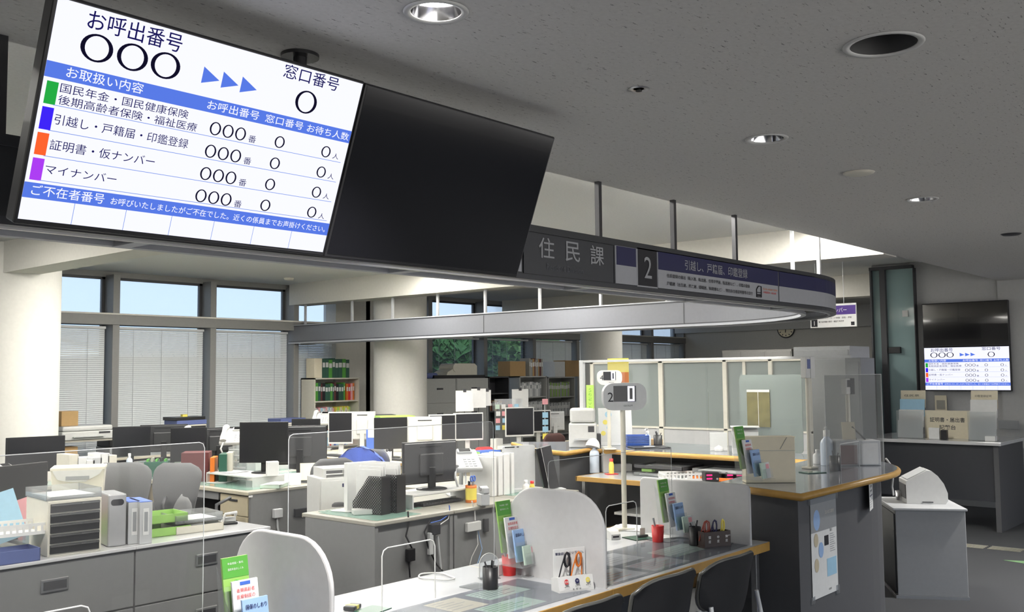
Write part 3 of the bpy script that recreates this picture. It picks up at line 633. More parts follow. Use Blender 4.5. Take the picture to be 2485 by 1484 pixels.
# ================================================================ office desks
def desk(loc, rz, W_, D_, label, group, drawer=True, light=False, topm='desk_top', edgem='desk_edge', mats=True):
    g_ = 'desk_gray_light' if light else 'desk_gray'
    t = thing('office_desk', label, 'desk', loc, rz, group)
    MB().box(.001, W_-.001, .001, D_-.001, .672, .70, topm, .006).build('desktop', t)
    MB().box(0, W_, -.004, .006, .668, .698, edgem, .004).build('edge_strip', t)
    for x in (.004, W_-.034): MB().box(x, x+.03, .03, D_-.01, 0, .672, g_).build('side_panel', t)
    MB().box(.034, W_-.034, D_-.045, D_-.025, .12, .672, g_).build('back_panel', t)
    if drawer:
        d = MB().box(W_-.44, W_-.036, .04, D_-.06, .06, .66, g_).build('pedestal', t)
        for z0, z1 in ((.49, .655), (.33, .485), (.07, .325)):
            MB().box(W_-.437, W_-.039, .022, .042, z0, z1, 'drawer_beige', .003).box(W_-.30, W_-.18, .012, .024, z1-.05, z1-.032, 'dark_gray', .004).build('drawer', d)
        MB().box(.05, W_-.46, .02, .5, .60, .668, g_).build('centre_drawer', t)
    if mats: MB().box(.06, W_-.10, .05, .50, .7002, .7025, 'mat_green').build('desk_pad', t)
    return t
R = -PI/2
G1 = 'desks of the island left of the centre'
for k, (yy, a, b_) in enumerate(((8.12, 'nearest to the file cabinets', 'with the two dark monitors'), (9.31, 'in the middle of its island', 'in the middle of its island, window side'), (10.50, 'at the far end of its island', 'at the far end, window side'))):
    desk((4.72, yy, 0), R, 1.18 if k else 1.20, .70, 'grey office desk with green pad and beige drawers, '+a, G1)
    desk((6.14, yy-1.19, 0), -R, 1.18, .70, 'grey office desk facing the other way, '+b_, G1)
desk((4.97, 5.57, 0), PI, .73, .76, 'grey office desk with black mesh file boxes, cables down its back', 'desks in the centre front')
desk((5.71, 5.57, 0), PI, .735, .76, 'grey office desk holding the yellow pen holder, white box on its back', 'desks in the centre front', drawer=False, mats=False)
desk((6.42, 5.50, 0), PI, .70, .70, 'grey office desk holding the white binders', 'desks in the centre front', drawer=False)
G2 = 'desks of the island behind the centre'
desk((7.25, 7.47, 0), R, .80, .72, 'wood-edged desk with the bright green letter tray', G2, topm='paper_cream', edgem='wood_edge', mats=False)
desk((2.35, 6.48, 0), 0, 1.0, .66, 'grey desk carrying the beige plastic storage box', 'desks of the left side', drawer=False, mats=False)
desk((7.25, 8.7, 0), R, 1.20, .72, 'wood-edged desk with the portrait monitor and black keyboard', G2, topm='paper_cream', edgem='wood_edge', mats=False)
desk((7.25, 9.92, 0), R, 1.20, .72, 'wood-edged desk behind the portrait monitor', G2, topm='paper_cream', edgem='wood_edge', mats=False)
desk((8.71, 7.48, 0), -R, 1.20, .72, 'wood-edged desk with the lime green box file', G2, topm='paper_cream', edgem='wood_edge', mats=False)
desk((8.71, 8.70, 0), -R, 1.20, .72, 'wood-edged desk facing the windows behind the lime box', G2, topm='paper_cream', edgem='wood_edge', mats=False)
desk((8.9, 7.75, 0), 0, 1.10, .72, 'light desk with two white square monitors', 'desks by the far counter', drawer=False, topm='paper_cream', edgem='wood_edge', mats=False)
desk((10.05, 7.75, 0), 0, 1.30, .72, 'light desk with the big white square monitor and note-covered screen', 'desks by the far counter', drawer=False, topm='paper_cream', edgem='wood_edge', mats=False)
desk((3.15, 8.75, 0), 0, 1.05, .65, 'grey desk in front of the round column at the left', 'desks of the left side', drawer=False)
desk((1.30, 5.72, 0), 0, 1.15, .68, 'grey desk behind the file cabinets at the left', 'desks of the left side', drawer=False)
desk((2.50, 5.72, 0), 0, 1.15, .68, 'grey desk behind the file cabinets with the storage box', 'desks of the left side', drawer=False, mats=False)
desk((4.9, 11.1, 0), 0, 2.15, .55, 'long low desk under the blinds with printers', 'desks under the windows', drawer=False, mats=False)
desk((7.1, 11.1, 0), 0, 1.75, .55, 'low desk under the blinds with small drawer chests', 'desks under the windows', drawer=False, mats=False)
# ================================================================ chairs
def customer_chair():
    t = thing('customer_chair', '', 'chair', (0, 0, 0), 0, 'black customer chairs at the white tables')
    V = []; F = []; nu, nv = 14, 10; b = MB()
    def S(u, v, o):   # curved back shell, u -1..1, v 0..1
        wv = .235*(1-.30*max(0, (.5-v)*2)**2.2); x = u*wv; zz = .545+v*.27-.05*abs(u)**4*(1 if v > .5 else -1)*(abs(v-.5)*2)**3
        y = -.22+.07*(x/.235)**2+.05*(1-v)+o
        return (x, y, zz-.02*(1-abs(u))*(v > .9)*0)
    for o in (-.011, .011):
        for j in range(nv+1):
            for i in range(nu+1): V.append(S(-1+2*i/nu, j/nv, o))
    k = (nu+1)*(nv+1); f = lambda s_, j, i: s_*k+j*(nu+1)+i
    for j in range(nv):
        for i in range(nu): F += [(f(0, j, i), f(0, j, i+1), f(0, j+1, i+1), f(0, j+1, i)), (f(1, j, i), f(1, j+1, i), f(1, j+1, i+1), f(1, j, i+1))]
    b.add(V, F, 'chair_black', True); b.build('backrest', t)
    per = [S(-1+2*i/nu, 0, 0) for i in range(nu+1)]+[S(1, j/nv, 0) for j in range(1, nv+1)]+[S(1-2*i/nu, 1, 0) for i in range(1, nu+1)]+[S(-1, 1-j/nv, 0) for j in range(1, nv)]
    MB().tube(per, .009, 'chair_edge', 8, True).build('backrest_rim', t)
    MB().box(-.22, .22, -.17, .13, .41, .46, 'blue_box', .022).build('seat', t)
    for s_ in (-1, 1):
        MB().tube([(s_*.215, -.18, .62), (s_*.225, -.20, .50), (s_*.235, -.24, .25), (s_*.24, -.27, .0)], .011, 'light_gray').build('leg', t)
        MB().tube([(s_*.225, -.17, .43), (s_*.225, .10, .42), (s_*.235, .12, .2), (s_*.24, .13, 0)], .011, 'light_gray').build('leg', t)
    return t
c0 = customer_chair(); c0.location = (4.08, 2.36, 0); c0['label'] = 'black customer chair nearest to the tall counter, its back to the viewer'
dup(c0, (3.56, 2.37, 0), 0, 'black customer chair between the two others along the white tables')
dup(c0, (2.96, 2.34, 0), 0, 'black customer chair whose back is cut by the bottom edge below the eyeglass stand')
def task_chair():
    t = thing('task_chair', '', 'chair', (0, 0, 0), 0, 'grey office swivel chairs')
    V = []; F = []; nu, nv = 12, 14; b = MB()
    def S(u, v, o):
        wv = (.15+.065*math.sin(min(1, v*1.25)*PI/2)**1.5)*(1 if v < .8 else math.sqrt(max(.0, 1-((v-.8)/.24)**2))); x = u*wv
        return (x, -.20+.05*(x/.2)**2-.05*math.sin(v*PI)+o, .50+v*.47)
    for o in (-.03, .03):
        for j in range(nv+1):
            for i in range(nu+1): q = S(-1+2*i/nu, j/nv, 0); e = 1-max(abs(-1+2*i/nu), abs(2*j/nv-1))**6; V.append((q[0], q[1]+o*max(.15, e), q[2]))
    k = (nu+1)*(nv+1); f = lambda s_, j, i: s_*k+j*(nu+1)+i
    for j in range(nv):
        for i in range(nu): F += [(f(0, j, i), f(0, j, i+1), f(0, j+1, i+1), f(0, j+1, i)), (f(1, j, i), f(1, j+1, i), f(1, j+1, i+1), f(1, j, i+1))]
    for i in range(nu): F += [(f(0, 0, i), f(1, 0, i), f(1, 0, i+1), f(0, 0, i+1)), (f(0, nv, i), f(0, nv, i+1), f(1, nv, i+1), f(1, nv, i))]
    for j in range(nv): F += [(f(0, j, 0), f(0, j+1, 0), f(1, j+1, 0), f(1, j, 0)), (f(0, j, nu), f(1, j, nu), f(1, j+1, nu), f(0, j+1, nu))]
    b.add(V, F, 'chair_gray', True); b.build('backrest', t)
    MB().box(-.23, .23, -.20, .24, .42, .50, 'chair_gray', .035).build('seat', t)
    MB().tube([(0, -.25, .62), (0, -.27, .5), (0, -.15, .41), (0, 0, .40)], .018, 'dark_gray').build('back_bracket', t)
    MB().cyl((0, 0, .08), (0, 0, .42), .025, 'dark_steel').build('gas_column', t)
    for i in range(5):
        a = i*2*PI/5+.3; l = MB().tube([(0, 0, .10), (.26*math.cos(a), .26*math.sin(a), .06)], [.022, .015], 'dark_gray').build('leg', t)
        MB().cyl((.27*math.cos(a), .27*math.sin(a)-.012, .026), (.27*math.cos(a), .27*math.sin(a)+.012, .026), .026, 'black_plastic', n=12).build('caster', l)
    for s_ in (-1, 1): MB().tube([(s_*.24, -.05, .44), (s_*.28, -.05, .48), (s_*.28, -.06, .63), (s_*.28, .15, .66)], .014, 'dark_gray').build('armrest', t)
    return t
def colpt(px, *, X=None, Y=None, py=1000): return aX(px, py, X) if X is not None else aY(px, py, Y)
tc0 = task_chair(); p = colpt(306, X=3.75); tc0.location = (p.x, p.y, .05); tc0.rotation_euler = (0, 0, -PI*.20)
tc0['label'] = 'grey swivel chair beside the beige storage box, back turned to the viewer'
p = colpt(462, X=4.34); dup(tc0, (p.x, p.y, 0), -PI*.35, 'grey swivel chair in front of the beige drawers of the near left desk')
p = colpt(512, X=4.12); dup(tc0, (p.x, p.y, -.20), -PI*.62, 'low grey swivel chair tucked at the desk with the green pad, only its top showing')
p = colpt(868, X=5.2); dup(tc0, (5.28, 6.38, -.02), PI*.95, 'grey swivel chair behind the white drawer unit in the centre')
p = colpt(880, X=6.62); ch = dup(tc0, (p.x, p.y, -.09), PI*.5, 'swivel chair draped with a blue cloth')
p = colpt(1050, Y=6.75); dup(tc0, (p.x, 6.75, -.03), PI*.9, 'grey swivel chair beside the grey telephone stand')
p = aY(1372, 1045, 7.2)
br = dup(tc0, (p.x, p.y, -.05), PI, 'brown-backed swivel chair near the far counter')
for chd in br.children:
    if chd.name.startswith('backrest') or chd.name.startswith('seat'):
        chd.data = chd.data.copy(); chd.data.materials.clear(); chd.data.materials.append(M['brown_chair'])
# blue cloth over a chair back
p = ch.location
b = MB(); V = []; F = []; n1, n2 = 22, 12
for j in range(n2+1):
    for i in range(n1+1):
        a = PI*i/n1; v = j/n2; wob = .012*math.sin(i*1.9+j*1.1)
        r0 = .265+.06*v+wob; V.append((r0*math.cos(a)*(1.0+.05*v), -.12-.15*(1-v)+.32*v*.6+wob, .70+.305*math.sin(a)*(1-.06*v)+.5*wob-.14*v*(abs(math.cos(a)))))
for j in range(n2):
    for i in range(n1): F.append((j*(n1+1)+i, j*(n1+1)+i+1, (j+1)*(n1+1)+i+1, (j+1)*(n1+1)+i))
b.add(V, F, 'blue_cloth', True)
V2 = [(x*.98, -.27+.02*math.sin(x*30), z) for x, z in [(.27*math.cos(PI*i/16), .70+.30*math.sin(PI*i/16)) for i in range(17)]]+[(0, -.27, .70)]
b.add(V2, [(16+1, i, i+1) for i in range(16)], 'blue_cloth', True)
o = b.build('draped_cloth'); o.location = (p.x, p.y, -.07); o.rotation_euler = (0, 0, math.radians(-48)); tag(o, 'blue jacket-like cloth draped over a swivel chair in the centre', 'cloth')
# ================================================================ right side of the hall
t = thing('writing_table', 'long dark-fronted writing table with a pale top before the wall screens', 'table', (10.75, 2.72, 0))
MB().box(0, 1.05, 0, 1.46, .87, .905, 'counter_white', .004).build('tabletop', t)
MB().box(.05, .08, .05, 1.40, .30, .87, 'fascia_gray').build('front_panel', t)
for y in (.03, 1.38): MB().box(.03, 1.0, y, y+.05, 0, .87, 'counter_body').build('end_panel', t)
T = Matrix.Rotation(math.radians(-58), 4, 'Z')
KX, KY = 7.27, 2.58
t = thing('machine_cabinet', 'grey metal cabinet on the floor carrying the ticket machine', 'cabinet', (KX, KY, 0), math.radians(-60))
MB().box(.01, .49, .0, .62, .02, .63, 'desk_gray_light', .004).build('body', t)
MB().box(-.01, .50, -.02, .64, .63, .648, 'light_gray', .004).build('top', t)
MB().box(-.005, .495, -.012, .63, 0, .022, 'steel').build('plinth', t)
MB().box(.0, .012, .02, .60, .03, .60, 'black_plastic').build('side_shade_sheet', t)  # black sheet stands in for the shade inside the open side
# ticket machine
t = thing('ticket_machine', 'white rounded ticket machine standing on the grey metal cabinet', 'ticket machine', (KX+.03, KY-.04, .649), math.radians(-60))
pr = [(.02, .0), (.02, .145), (.03, .15), (.155, .215), (.185, .212), (.225, .18), (.262, .13), (.285, .07), (.285, .02), (.27, 0)]
MB().prism(pr, lambda u, v, h: (u+.06, h, v), .20, .44, 'white_plastic').build('housing', t)
MB().prism([(.03, .151), (.155, .216), (.158, .221), (.03, .157)], lambda u, v, h: (u+.06, h, v), .22, .42, 'light_gray').build('top_cover', t)
MB().box(.076, .081, .22, .42, .03, .12, 'dark_gray').build('ticket_slot', t)
MB().box(.18, .25, .197, .20, .008, .014, 'dark_gray').build('vent', t); t.scale = (1.1, 1.1, 1.15)
pp = az(2186, 1212, .649)
t = thing('steel_cup', 'small steel cup beside the ticket machine', 'cup', tuple(pp)); MB().lathe([(.038, 0), (.04, .07), (.036, .07), (.034, .01)], 'steel').build('cup', t)
o = MB().tube([aX(2150, 1112, 7.2), aX(2160, 1125, 7.25), aX(2168, 1150, 7.3), aX(2165, 1180, 7.35), aX(2168, 1200, 7.45)], .007, 'white_plastic').build('white_cable'); tag(o, 'white cable curving from the counter end down to the cabinet', 'cable')
# tactile paving and floor marker
for i, (px, py) in enumerate(((2352, 1323), (2440, 1331))):
    p = az(px, py, 0); t = thing('tactile_strip', 'yellowish tactile floor strip %s' % ('nearer the grey cabinet' if i == 0 else 'at the right edge'), 'floor strip', (p.x, p.y, 0), 0)
    for k in range(4): MB().box(-.10+.05*k, -.082+.05*k, -.15, .13, 0, .006, 'tile_metal', .002).build('bar', t)
p = az(2475, 1360, 0); o = MB().add([Vector((-.06, .12, 0)), Vector((.10, -.25, 0)), Vector((-.16, -.22, 0)), Vector((-.06, .12, .002)), Vector((.10, -.25, .002)), Vector((-.16, -.22, .002))], [(3, 4, 5), (0, 2, 1), (0, 1, 4, 3), (1, 2, 5, 4), (2, 0, 3, 5)], 'floor_green').build('floor_arrow', None, (p.x, p.y, .0005)); tag(o, 'green arrow marker stuck on the carpet at the right edge', 'floor marker')
for z0, lab, pxy in ((0, 'upper', (2447, 1030)), (1, 'lower', (2475, 1097))):
    p = aX(pxy[0], pxy[1], 12.48); t = thing('wall_plate', 'grey metal wall plate, the %s one beside the writing table' % lab, 'wall plate', (12.50, p.y, p.z))
    MB().box(-.02, 0, -.11, .11, -.05, .05, 'gray_plastic', .004).build('plate', t)
# ================================================================ partitions and lockers behind the counter
XP = 9.3
t = thing('glazed_partition', 'white-framed partition with frosted panes behind the far counter', 'partition', (XP, 0, 0))
def yy(px): return aX(px, 950, XP).y
ztop = aX(1600, 873, XP).z; zgb = aX(1600, 1034, XP).z
b = MB(); 
for a, b_ in ((1436, 1444), (1601, 1612), (1757, 1767), (1868, 1878), (1960, 1968)): b.box(-.03, .03, yy(b_), yy(a), .02, ztop, 'cream_plastic', .004)
b.box(-.03, .03, yy(1968), yy(1436), ztop-.035, ztop, 'cream_plastic', .004).box(-.03, .03, yy(1968), yy(1436), zgb-.02, zgb, 'cream_plastic')
b.box(-.02, .02, yy(1812), yy(1805), zgb, ztop, 'cream_plastic').build('frame', t)
for a, b_ in ((1444, 1601), (1612, 1757), (1767, 1868), (1878, 1960)): MB().box(-.004, .004, yy(b_), yy(a), zgb, ztop-.03, 'frosted').build('frosted_pane', t)
for a, b_ in ((1444, 1601), (1612, 1757), (1767, 1868), (1878, 1960)): MB().box(-.02, .02, yy(b_), yy(a), .05, zgb-.02, 'wall_white').build('lower_panel', t)
def locker(pa, pb, py, X, d, label, m='light_gray', nm='locker', cat='locker'):
    y1, y0 = aX(pa, py, X).y, aX(pb, py, X).y; z1 = aX(pa, py, X).z
    t = thing(nm, label, cat, (X, y0, 0), 0)
    MB().box(0, d, 0, y1-y0, 0, z1, m, .005).build('body', t)
    MB().box(-.015, 0, .02, y1-y0-.02, .08, z1-.04, m, .004).box(-.03, -.012, (y1-y0)*.82, (y1-y0)*.86, z1*.5, z1*.5+.12, 'dark_gray').build('door', t)
locker(1925, 2062, 842, 10.9, .6, 'tall pale grey cabinet behind the frosted partition', 'light_gray')
locker(2050, 2088, 868, 10.3, .4, 'narrow grey panel cabinet by the glazed screen', 'gray_plastic')
for i, (a, b_) in enumerate(((1752, 1800), (1800, 1858), (1858, 1921))): locker(a, b_, 850-i*1, 18.6, .5, 'grey wall cabinet far behind the partition under the clock, %s of three' % ('first', 'second', 'third')[i], 'wall_gray')
t = thing('rack_panel', 'dark grey steel cabinet at the corner by the glazed screen', 'cabinet', (12.0, 4.72, 0)); MB().box(0, .4, 0, .35, 0, 1.9, 'gray_plastic', .004).build('body', t)
# acrylic screen on the far counter
t = thing('acrylic_screen', 'tall clear acrylic screen with a steel post on the far counter', 'sneeze guard', (7.0, 0, 1.0))
y1 = aX(1413, 900, 7.0).y; zt = aX(1413, 874, 7.0).z-1.0
MB().box(-.02, .02, y1-.02, y1+.02, 0, zt, 'light_gray', .003).build('post', t)
MB().box(-.012, .012, 2.75, y1, zt-.02, zt, 'light_gray', .002).build('top_rail', t)
for a, b_ in ((3.95, y1-.03), (2.80, 3.93)): MB().box(-.002, .002, a, b_, .05, zt-.03, 'acrylic').build('sheet', t)

# ================================================================ makers for small things
def T_(name, label, cat, loc, rz=0, group=None): return thing(name, label, cat, tuple(loc), rz, group)
def monitor(loc, w, h, rz, label, frame='black_plastic', scr='monitor_off', back=None, riser=0.0, thick=.035, group='computer monitors', base=True, cam_tilt=0):
    t = T_('monitor', label, 'monitor', loc, rz, group); z0 = .10+riser
    back = back or ('monitor_back' if frame == 'black_plastic' else frame)
    MB().box(-w/2, w/2, 0, thick*.5, z0, z0+h, frame, .004).build('bezel', t)
    MB().box(-w/2+.01, w/2-.01, thick*.45, thick, z0+.01, z0+h-.01, back, .006).box(-w*.22, w*.22, thick, thick+.018, z0+h*.2, z0+h*.72, back, .01).box(-w*.2, w*.2, thick+.001, thick+.003, z0+h*.86, z0+h*.89, 'black_plastic').build('back_cover', t)
    MB().box(-w/2+.014, w/2-.014, -.0015, .001, z0+.022, z0+h-.014, scr).build('screen', t)
    MB().box(-.03, .03, .03, .055, .01, z0+h*.4, frame, .006).build('neck', t)
    if base: MB().lathe([(.115, 0), (.115, .006), (.09, .012), (0, .014)], frame, (0, .04, 0), 24).build('base', t)
    return t
def pen_cup(loc, r, h, label, m='black_plastic', pens=3, seed=1):
    t = T_('pen_cup', label, 'pen cup', loc, 0, 'pen cups'); rd = random.Random(seed)
    MB().lathe([(r, 0), (r, h), (r-.003, h), (r-.003, .006), (0, .006)], m, n=24).build('cup', t)
    for k in range(pens):
        a = k*2.2+seed; q = r*.75; MB().cyl((q*.4*math.cos(a+3), q*.4*math.sin(a+3), .01), (q*math.cos(a), q*math.sin(a), h+.02+.012*(k % 2)), .004, 'dark_gray' if k % 2 == 0 else 'black_plastic', n=8).build('pen', t)
    return t
def box_thing(name, label, cat, loc, sx, sy, sz, m, rz=0, bev=.003, group=None, extra=None):
    t = T_(name, label, cat, loc, rz, group); MB().box(-sx/2, sx/2, -sy/2, sy/2, 0, sz, m, bev).build('body', t)
    if extra: extra(t, sx, sy, sz)
    return t
def leaflet_rack(loc, rz, label, z_scale=1, rot=0):
    t = T_('leaflet_rack', label, 'leaflet rack', loc, rz, 'clear leaflet racks on the public counters')
    # four tiers stepping down towards the reader, leaflets leaning back
    tiers = [(.0, .055, .235, 'green_pale', 'green'), (.035, .032, .185, 'paper', 'red'), (.070, .016, .145, 'light_blue_paper', 'navy'), (.110, .006, .085, 'pale_green', 'pink')]
    sl = .16
    for i, (y, z, hgt, m, m2) in enumerate(tiers):
        y = -y; x0, x1 = -.055+.012*i, .045+.012*i
        b = MB(); V = lambda x, v, o=0: (x, y+v*sl-o, z+v)
        b.add([V(x0, 0), V(x1, 0), V(x1, hgt), V(x0, hgt), V(x0, 0, -.008), V(x1, 0, -.008), V(x1, hgt, -.008), V(x0, hgt, -.008)], [(0, 1, 2, 3), (7, 6, 5, 4), (0, 3, 7, 4), (1, 5, 6, 2), (3, 2, 6, 7)], m)
        if i == 0:
            b.quad(V(x0, hgt*.72, .001), V(x1, hgt*.72, .001), V(x1, hgt, .001), V(x0, hgt, .001), 'green')
            b.text('年金相談・案内', V(x0+.02, hgt*.90, .002), (1, 0, 0), (0, sl, 1), 'paper', width=.06, height=.008); b.text('国民年金のしくみ', V(x0+.02, hgt*.82, .002), (1, 0, 0), (0, sl, 1), 'paper', width=.06, height=.008)
            b.tube([V(x0+.05+.016*math.cos(a), hgt*.60+.018*math.sin(a), .002) for a in [PI*k/8 for k in range(-1, 10)]], .003, 'green', 4)
        if i == 1:
            b.quad(V(x0+.03, hgt*.92, .001), V(x0+.07, hgt*.92, .001), V(x0+.07, hgt*.98, .001), V(x0+.03, hgt*.98, .001), 'blue')
            b.text('後期高齢者', V(x0+.015, hgt*.80, .002), (1, 0, 0), (0, sl, 1), 'red', width=.07, height=.014); b.text('医療制度の', V(x0+.015, hgt*.69, .002), (1, 0, 0), (0, sl, 1), 'red', width=.07, height=.014)
        if i == 2:
            b.text('国保のしおり', V(x0+.012, hgt*.78, .002), (1, 0, 0), (0, sl, 1), 'navy', width=.082, height=.016, weight=.01)
            b.quad(V(x0, 0, .001), V(x1, 0, .001), V(x1, hgt*.5, .001), V(x0, hgt*.5, .001), 'sky_blue')
        if i == 3: b.quad(V(x0+.05, 0, .001), V(x1, 0, .001), V(x1, hgt, .001), V(x0+.05, hgt, .001), 'paper').quad(V(x0+.056, hgt*.6, .002), V(x1-.008, hgt*.6, .002), V(x1-.008, hgt*.9, .002), V(x0+.056, hgt*.9, .002), 'pink')
        b.build('leaflet', t)
    b = MB()
    for i, (y, z, hgt, m, m2) in enumerate(tiers):
        x0, x1 = -.060+.012*i, .050+.012*i; hh = hgt*.62; b.quad((x0, -y-.012, z), (x1, -y-.012, z), (x1, -y-.012+hh*sl, z+hh), (x0, -y-.012+hh*sl, z+hh), 'clear_plastic')
    b.quad((-.07, -.13, .001), (.1, -.13, .001), (.1, .06, .001), (-.07, .06, .001), 'clear_plastic')
    b.quad((-.06, -.13, 0), (-.06, .03, 0), (-.06, .06, .27), (-.06, .0, .15), 'clear_plastic').build('holder', t); return t
def phone(loc, rz, label, m='white_plastic', riser=.12):
    t = T_('telephone', label, 'telephone', loc, rz, 'desk telephones on stands')
    t.scale = (1.45, 1.45, 1.2)
    MB().tube([(0, .05, 0), (0, .04, riser*.6), (0, 0, riser+.02)], .012, 'light_gray').box(-.07, .07, -.03, .10, 0, .012, 'light_gray', .004).build('stand', t)
    T = Matrix.Translation((0, 0, riser+.03)) @ Matrix.Rotation(math.radians(28), 4, 'X')
    MB().box(-.09, .09, -.10, .11, 0, .035, m, .012, T=T).box(-.02, .06, .06, .10, .03, .05, m, .006, T=T).build('body', t)
    MB().box(-.01, .05, .065, .095, .0505, .052, 'black_glass', T=T).build('display', t)
    k = MB()
    for i in range(4):
        for j in range(3): k.box(.0+.022*j, .015+.022*j, -.08+.025*i, -.065+.025*i, .034, .039, 'light_gray', T=T)
    k.build('keypad', t)
    MB().tube([T @ Vector(q) for q in ((-.062, -.10, .05), (-.065, -.07, .065), (-.065, .0, .07), (-.065, .07, .065), (-.062, .10, .05))], [.022, .018, .014, .018, .022], m, 10).build('handset', t)
    MB().tube([T @ Vector(q) for q in ((-.06, -.11, .04), (-.07, -.17, .02), (-.05, -.18, -.05), (.0, -.13, -.06), (.0, -.08, .0))], .006, m, 6).build('cord', t)
    return t
def printer(loc, rz, sx, sy, sz, label, m='white_plastic'):
    t = T_('printer', label, 'printer', loc, rz, 'office printers')
    MB().box(-sx/2, sx/2, -sy/2, sy/2, 0, sz*.62, m, .012).build('body', t)
    MB().box(-sx/2+.01, sx/2-.01, -sy/2+.01, sy/2-.01, sz*.63, sz, m, .02).build('lid', t)
    MB().box(-sx*.3, sx*.3, -sy/2-.04, -sy/2+.01, sz*.2, sz*.24, 'light_gray').build('paper_tray', t)
    MB().box(sx*.2, sx*.42, -sy/2-.003, -sy/2+.003, sz*.4, sz*.55, 'dark_gray').build('control_panel', t); return t
def tray(loc, rz, sx, sy, h, m, label, paper=True, rimm=None, name='letter_tray', cat='tray', group=None):
    t = T_(name, label, cat, loc, rz, group); w_ = .004
    b = MB().box(-sx/2, sx/2, -sy/2, sy/2, 0, .004, m)
    for q in ((-sx/2, -sx/2+w_, -sy/2, sy/2), (sx/2-w_, sx/2, -sy/2, sy/2), (-sx/2, sx/2, sy/2-w_, sy/2), (-sx/2, sx/2, -sy/2, -sy/2+w_)): b.box(*q, 0, h, m)
    b.build('tray', t)
    if paper:
        for k in range(3): MB().box(-sx*.42, sx*.40, -sy*.42, sy*.40, .006+.004*k, .009+.004*k, 'paper', T=Matrix.Rotation(.05*(k-1), 4, 'Z')).build('paper_sheet', t)
    return t
def binder_row(specs, loc, rz, group, where):
    """binders or books standing side by side, each one a thing: (thickness, height, depth, material, label bits)"""
    x = 0
    c_, s_ = math.cos(rz), math.sin(rz)
    for i, (th, hh, dd, m, m2, nm, lab) in enumerate(specs):
        p = Vector(loc)+Vector((c_*(x+th/2), s_*(x+th/2), 0))
        t = T_(nm, lab, 'book' if nm == 'book' else 'binder', p, rz, group)
        MB().box(-th/2+.001, th/2-.001, 0, dd, 0, hh, m, .002).build('cover', t)
        MB().box(-th/2+.004, th/2-.004, -.001, .001, hh*.35, hh*.85, m2).build('spine_label', t)
        x += th
def keyboard(loc, rz, label, m='black_plastic'):
    t = T_('keyboard', label, 'keyboard', loc, rz, 'keyboards'); MB().box(-.21, .21, -.07, .07, 0, .014, m, .004).build('case', t)
    k = MB()
    for j in range(5):
        for i in range(14): k.box(-.2+.0285*i, -.176+.0285*i, -.062+.025*j, -.041+.025*j, .014, .019, 'dark_gray' if m == 'black_plastic' else 'light_gray')
    k.build('keycaps', t); return t
def mouse(loc, rz, label, m='black_plastic'):
    t = T_('mouse', label, 'computer mouse', loc, rz, 'computer mice')
    MB().lathe([(.001, .032), (.02, .029), (.03, .018), (.032, 0)], m, n=16, T=Matrix.Scale(1.6, 4, (0, 1, 0)), caps=False).build('shell', t); return t
def bottle(loc, r, h, body, cap, label, cat='bottle', capr=.5, pump=False):
    t = T_('bottle', label, cat, loc, 0)
    MB().lathe([(r, 0), (r, h*.62), (r*.85, h*.70), (r*capr*.9, h*.78), (r*capr*.9, h*.84)], body, n=16).build('body', t)
    MB().lathe([(r*capr, h*.82), (r*capr, h), (0, h)], cap, n=14).build('cap', t)
    if pump: MB().tube([(0, 0, h), (0, 0, h+.02), (-.03, 0, h+.02), (-.045, 0, h+.005)], .006, cap, 6).build('pump', t)
    return t
def papers(loc, rz, n, label, sx=.21, sy=.297, m='paper'):
    t = T_('paper_stack', label, 'papers', loc, rz, 'loose papers on the desks')
    for k in range(n): MB().box(-sx/2, sx/2, -sy/2, sy/2, .002*k, .0015+.002*k, m, T=Matrix.Rotation(.12*math.sin(k*2.1), 4, 'Z')).build('paper_sheet', t)
    return t
def number_display(px, py, X, zb, htop, hw, hh, digit, num, label, rz=0, face=True):
    """queue-number display: oval plate with a digit window on a slim pole"""
    p = az(px, py, zb); t = T_('queue_display', label, 'number display', p, rz, 'queue-number displays on poles')
    MB().cyl((0, 0, .012), (0, 0, htop), .0155, 'cream_plastic', n=14).build('pole', t)
    MB().box(-.05, .05, -.05, .05, 0, .014, 'cream_plastic', .004).build('base', t)
    ol = rrect(hw, hh, hh*.38, 7)
    MB().prism(ol, lambda u, v, h: (u-hw/2+.01, h, htop+v), -.022, .02, 'light_gray' if digit == '0' and num == '2' else 'white_plastic').build('plate', t)
    s = MB().box(-.06*hw/.26, .075*hw/.26, -.0235, -.021, htop+hh*.32, htop+hh*.90, 'led'); s.build('window', t)
    dx, dz, r_ = .045*hw/.26, htop+hh*.61, hh*.24
    g = MB()
    for q in ((-.015, -r_, .015, -r_), (-.015, r_, .015, r_), (-.015, -r_, -.015, r_), (.015, -r_, .015, r_)):
        k_ = hw/.26; g.box(dx+min(q[0], q[2])*k_-.0055, dx+max(q[0], q[2])*k_+.0055, -.026, -.0235, dz+min(q[1], q[3])-.0055, dz+max(q[1], q[3])+.0055, 'e_digit')
    g.build('digit', t)
    MB().text(num, (-.095*hw/.26, -.023, htop+hh*.32), (1, 0, 0), (0, 0, 1), 'ink', height=hh*.34).text('GEOSLIM', (.0, -.023, htop+hh*.14), (1, 0, 0), (0, 0, 1), 'ink', height=hh*.06).build('lettering', t)
    return t

P('olive', (.16, .14, .05), .5, vary=.5, vs=12)
# ================================================================ things on the customer tables
TZ = .7005; MZ = .7035
def on(px, py, z=TZ): return az(px, py, z)
number_display(1516, 1284, 0, .70, .72, .275, .165, '0', '2', 'grey-white oval number display marked 2 on the tallest pole, on the customer table', rz=math.radians(-38))
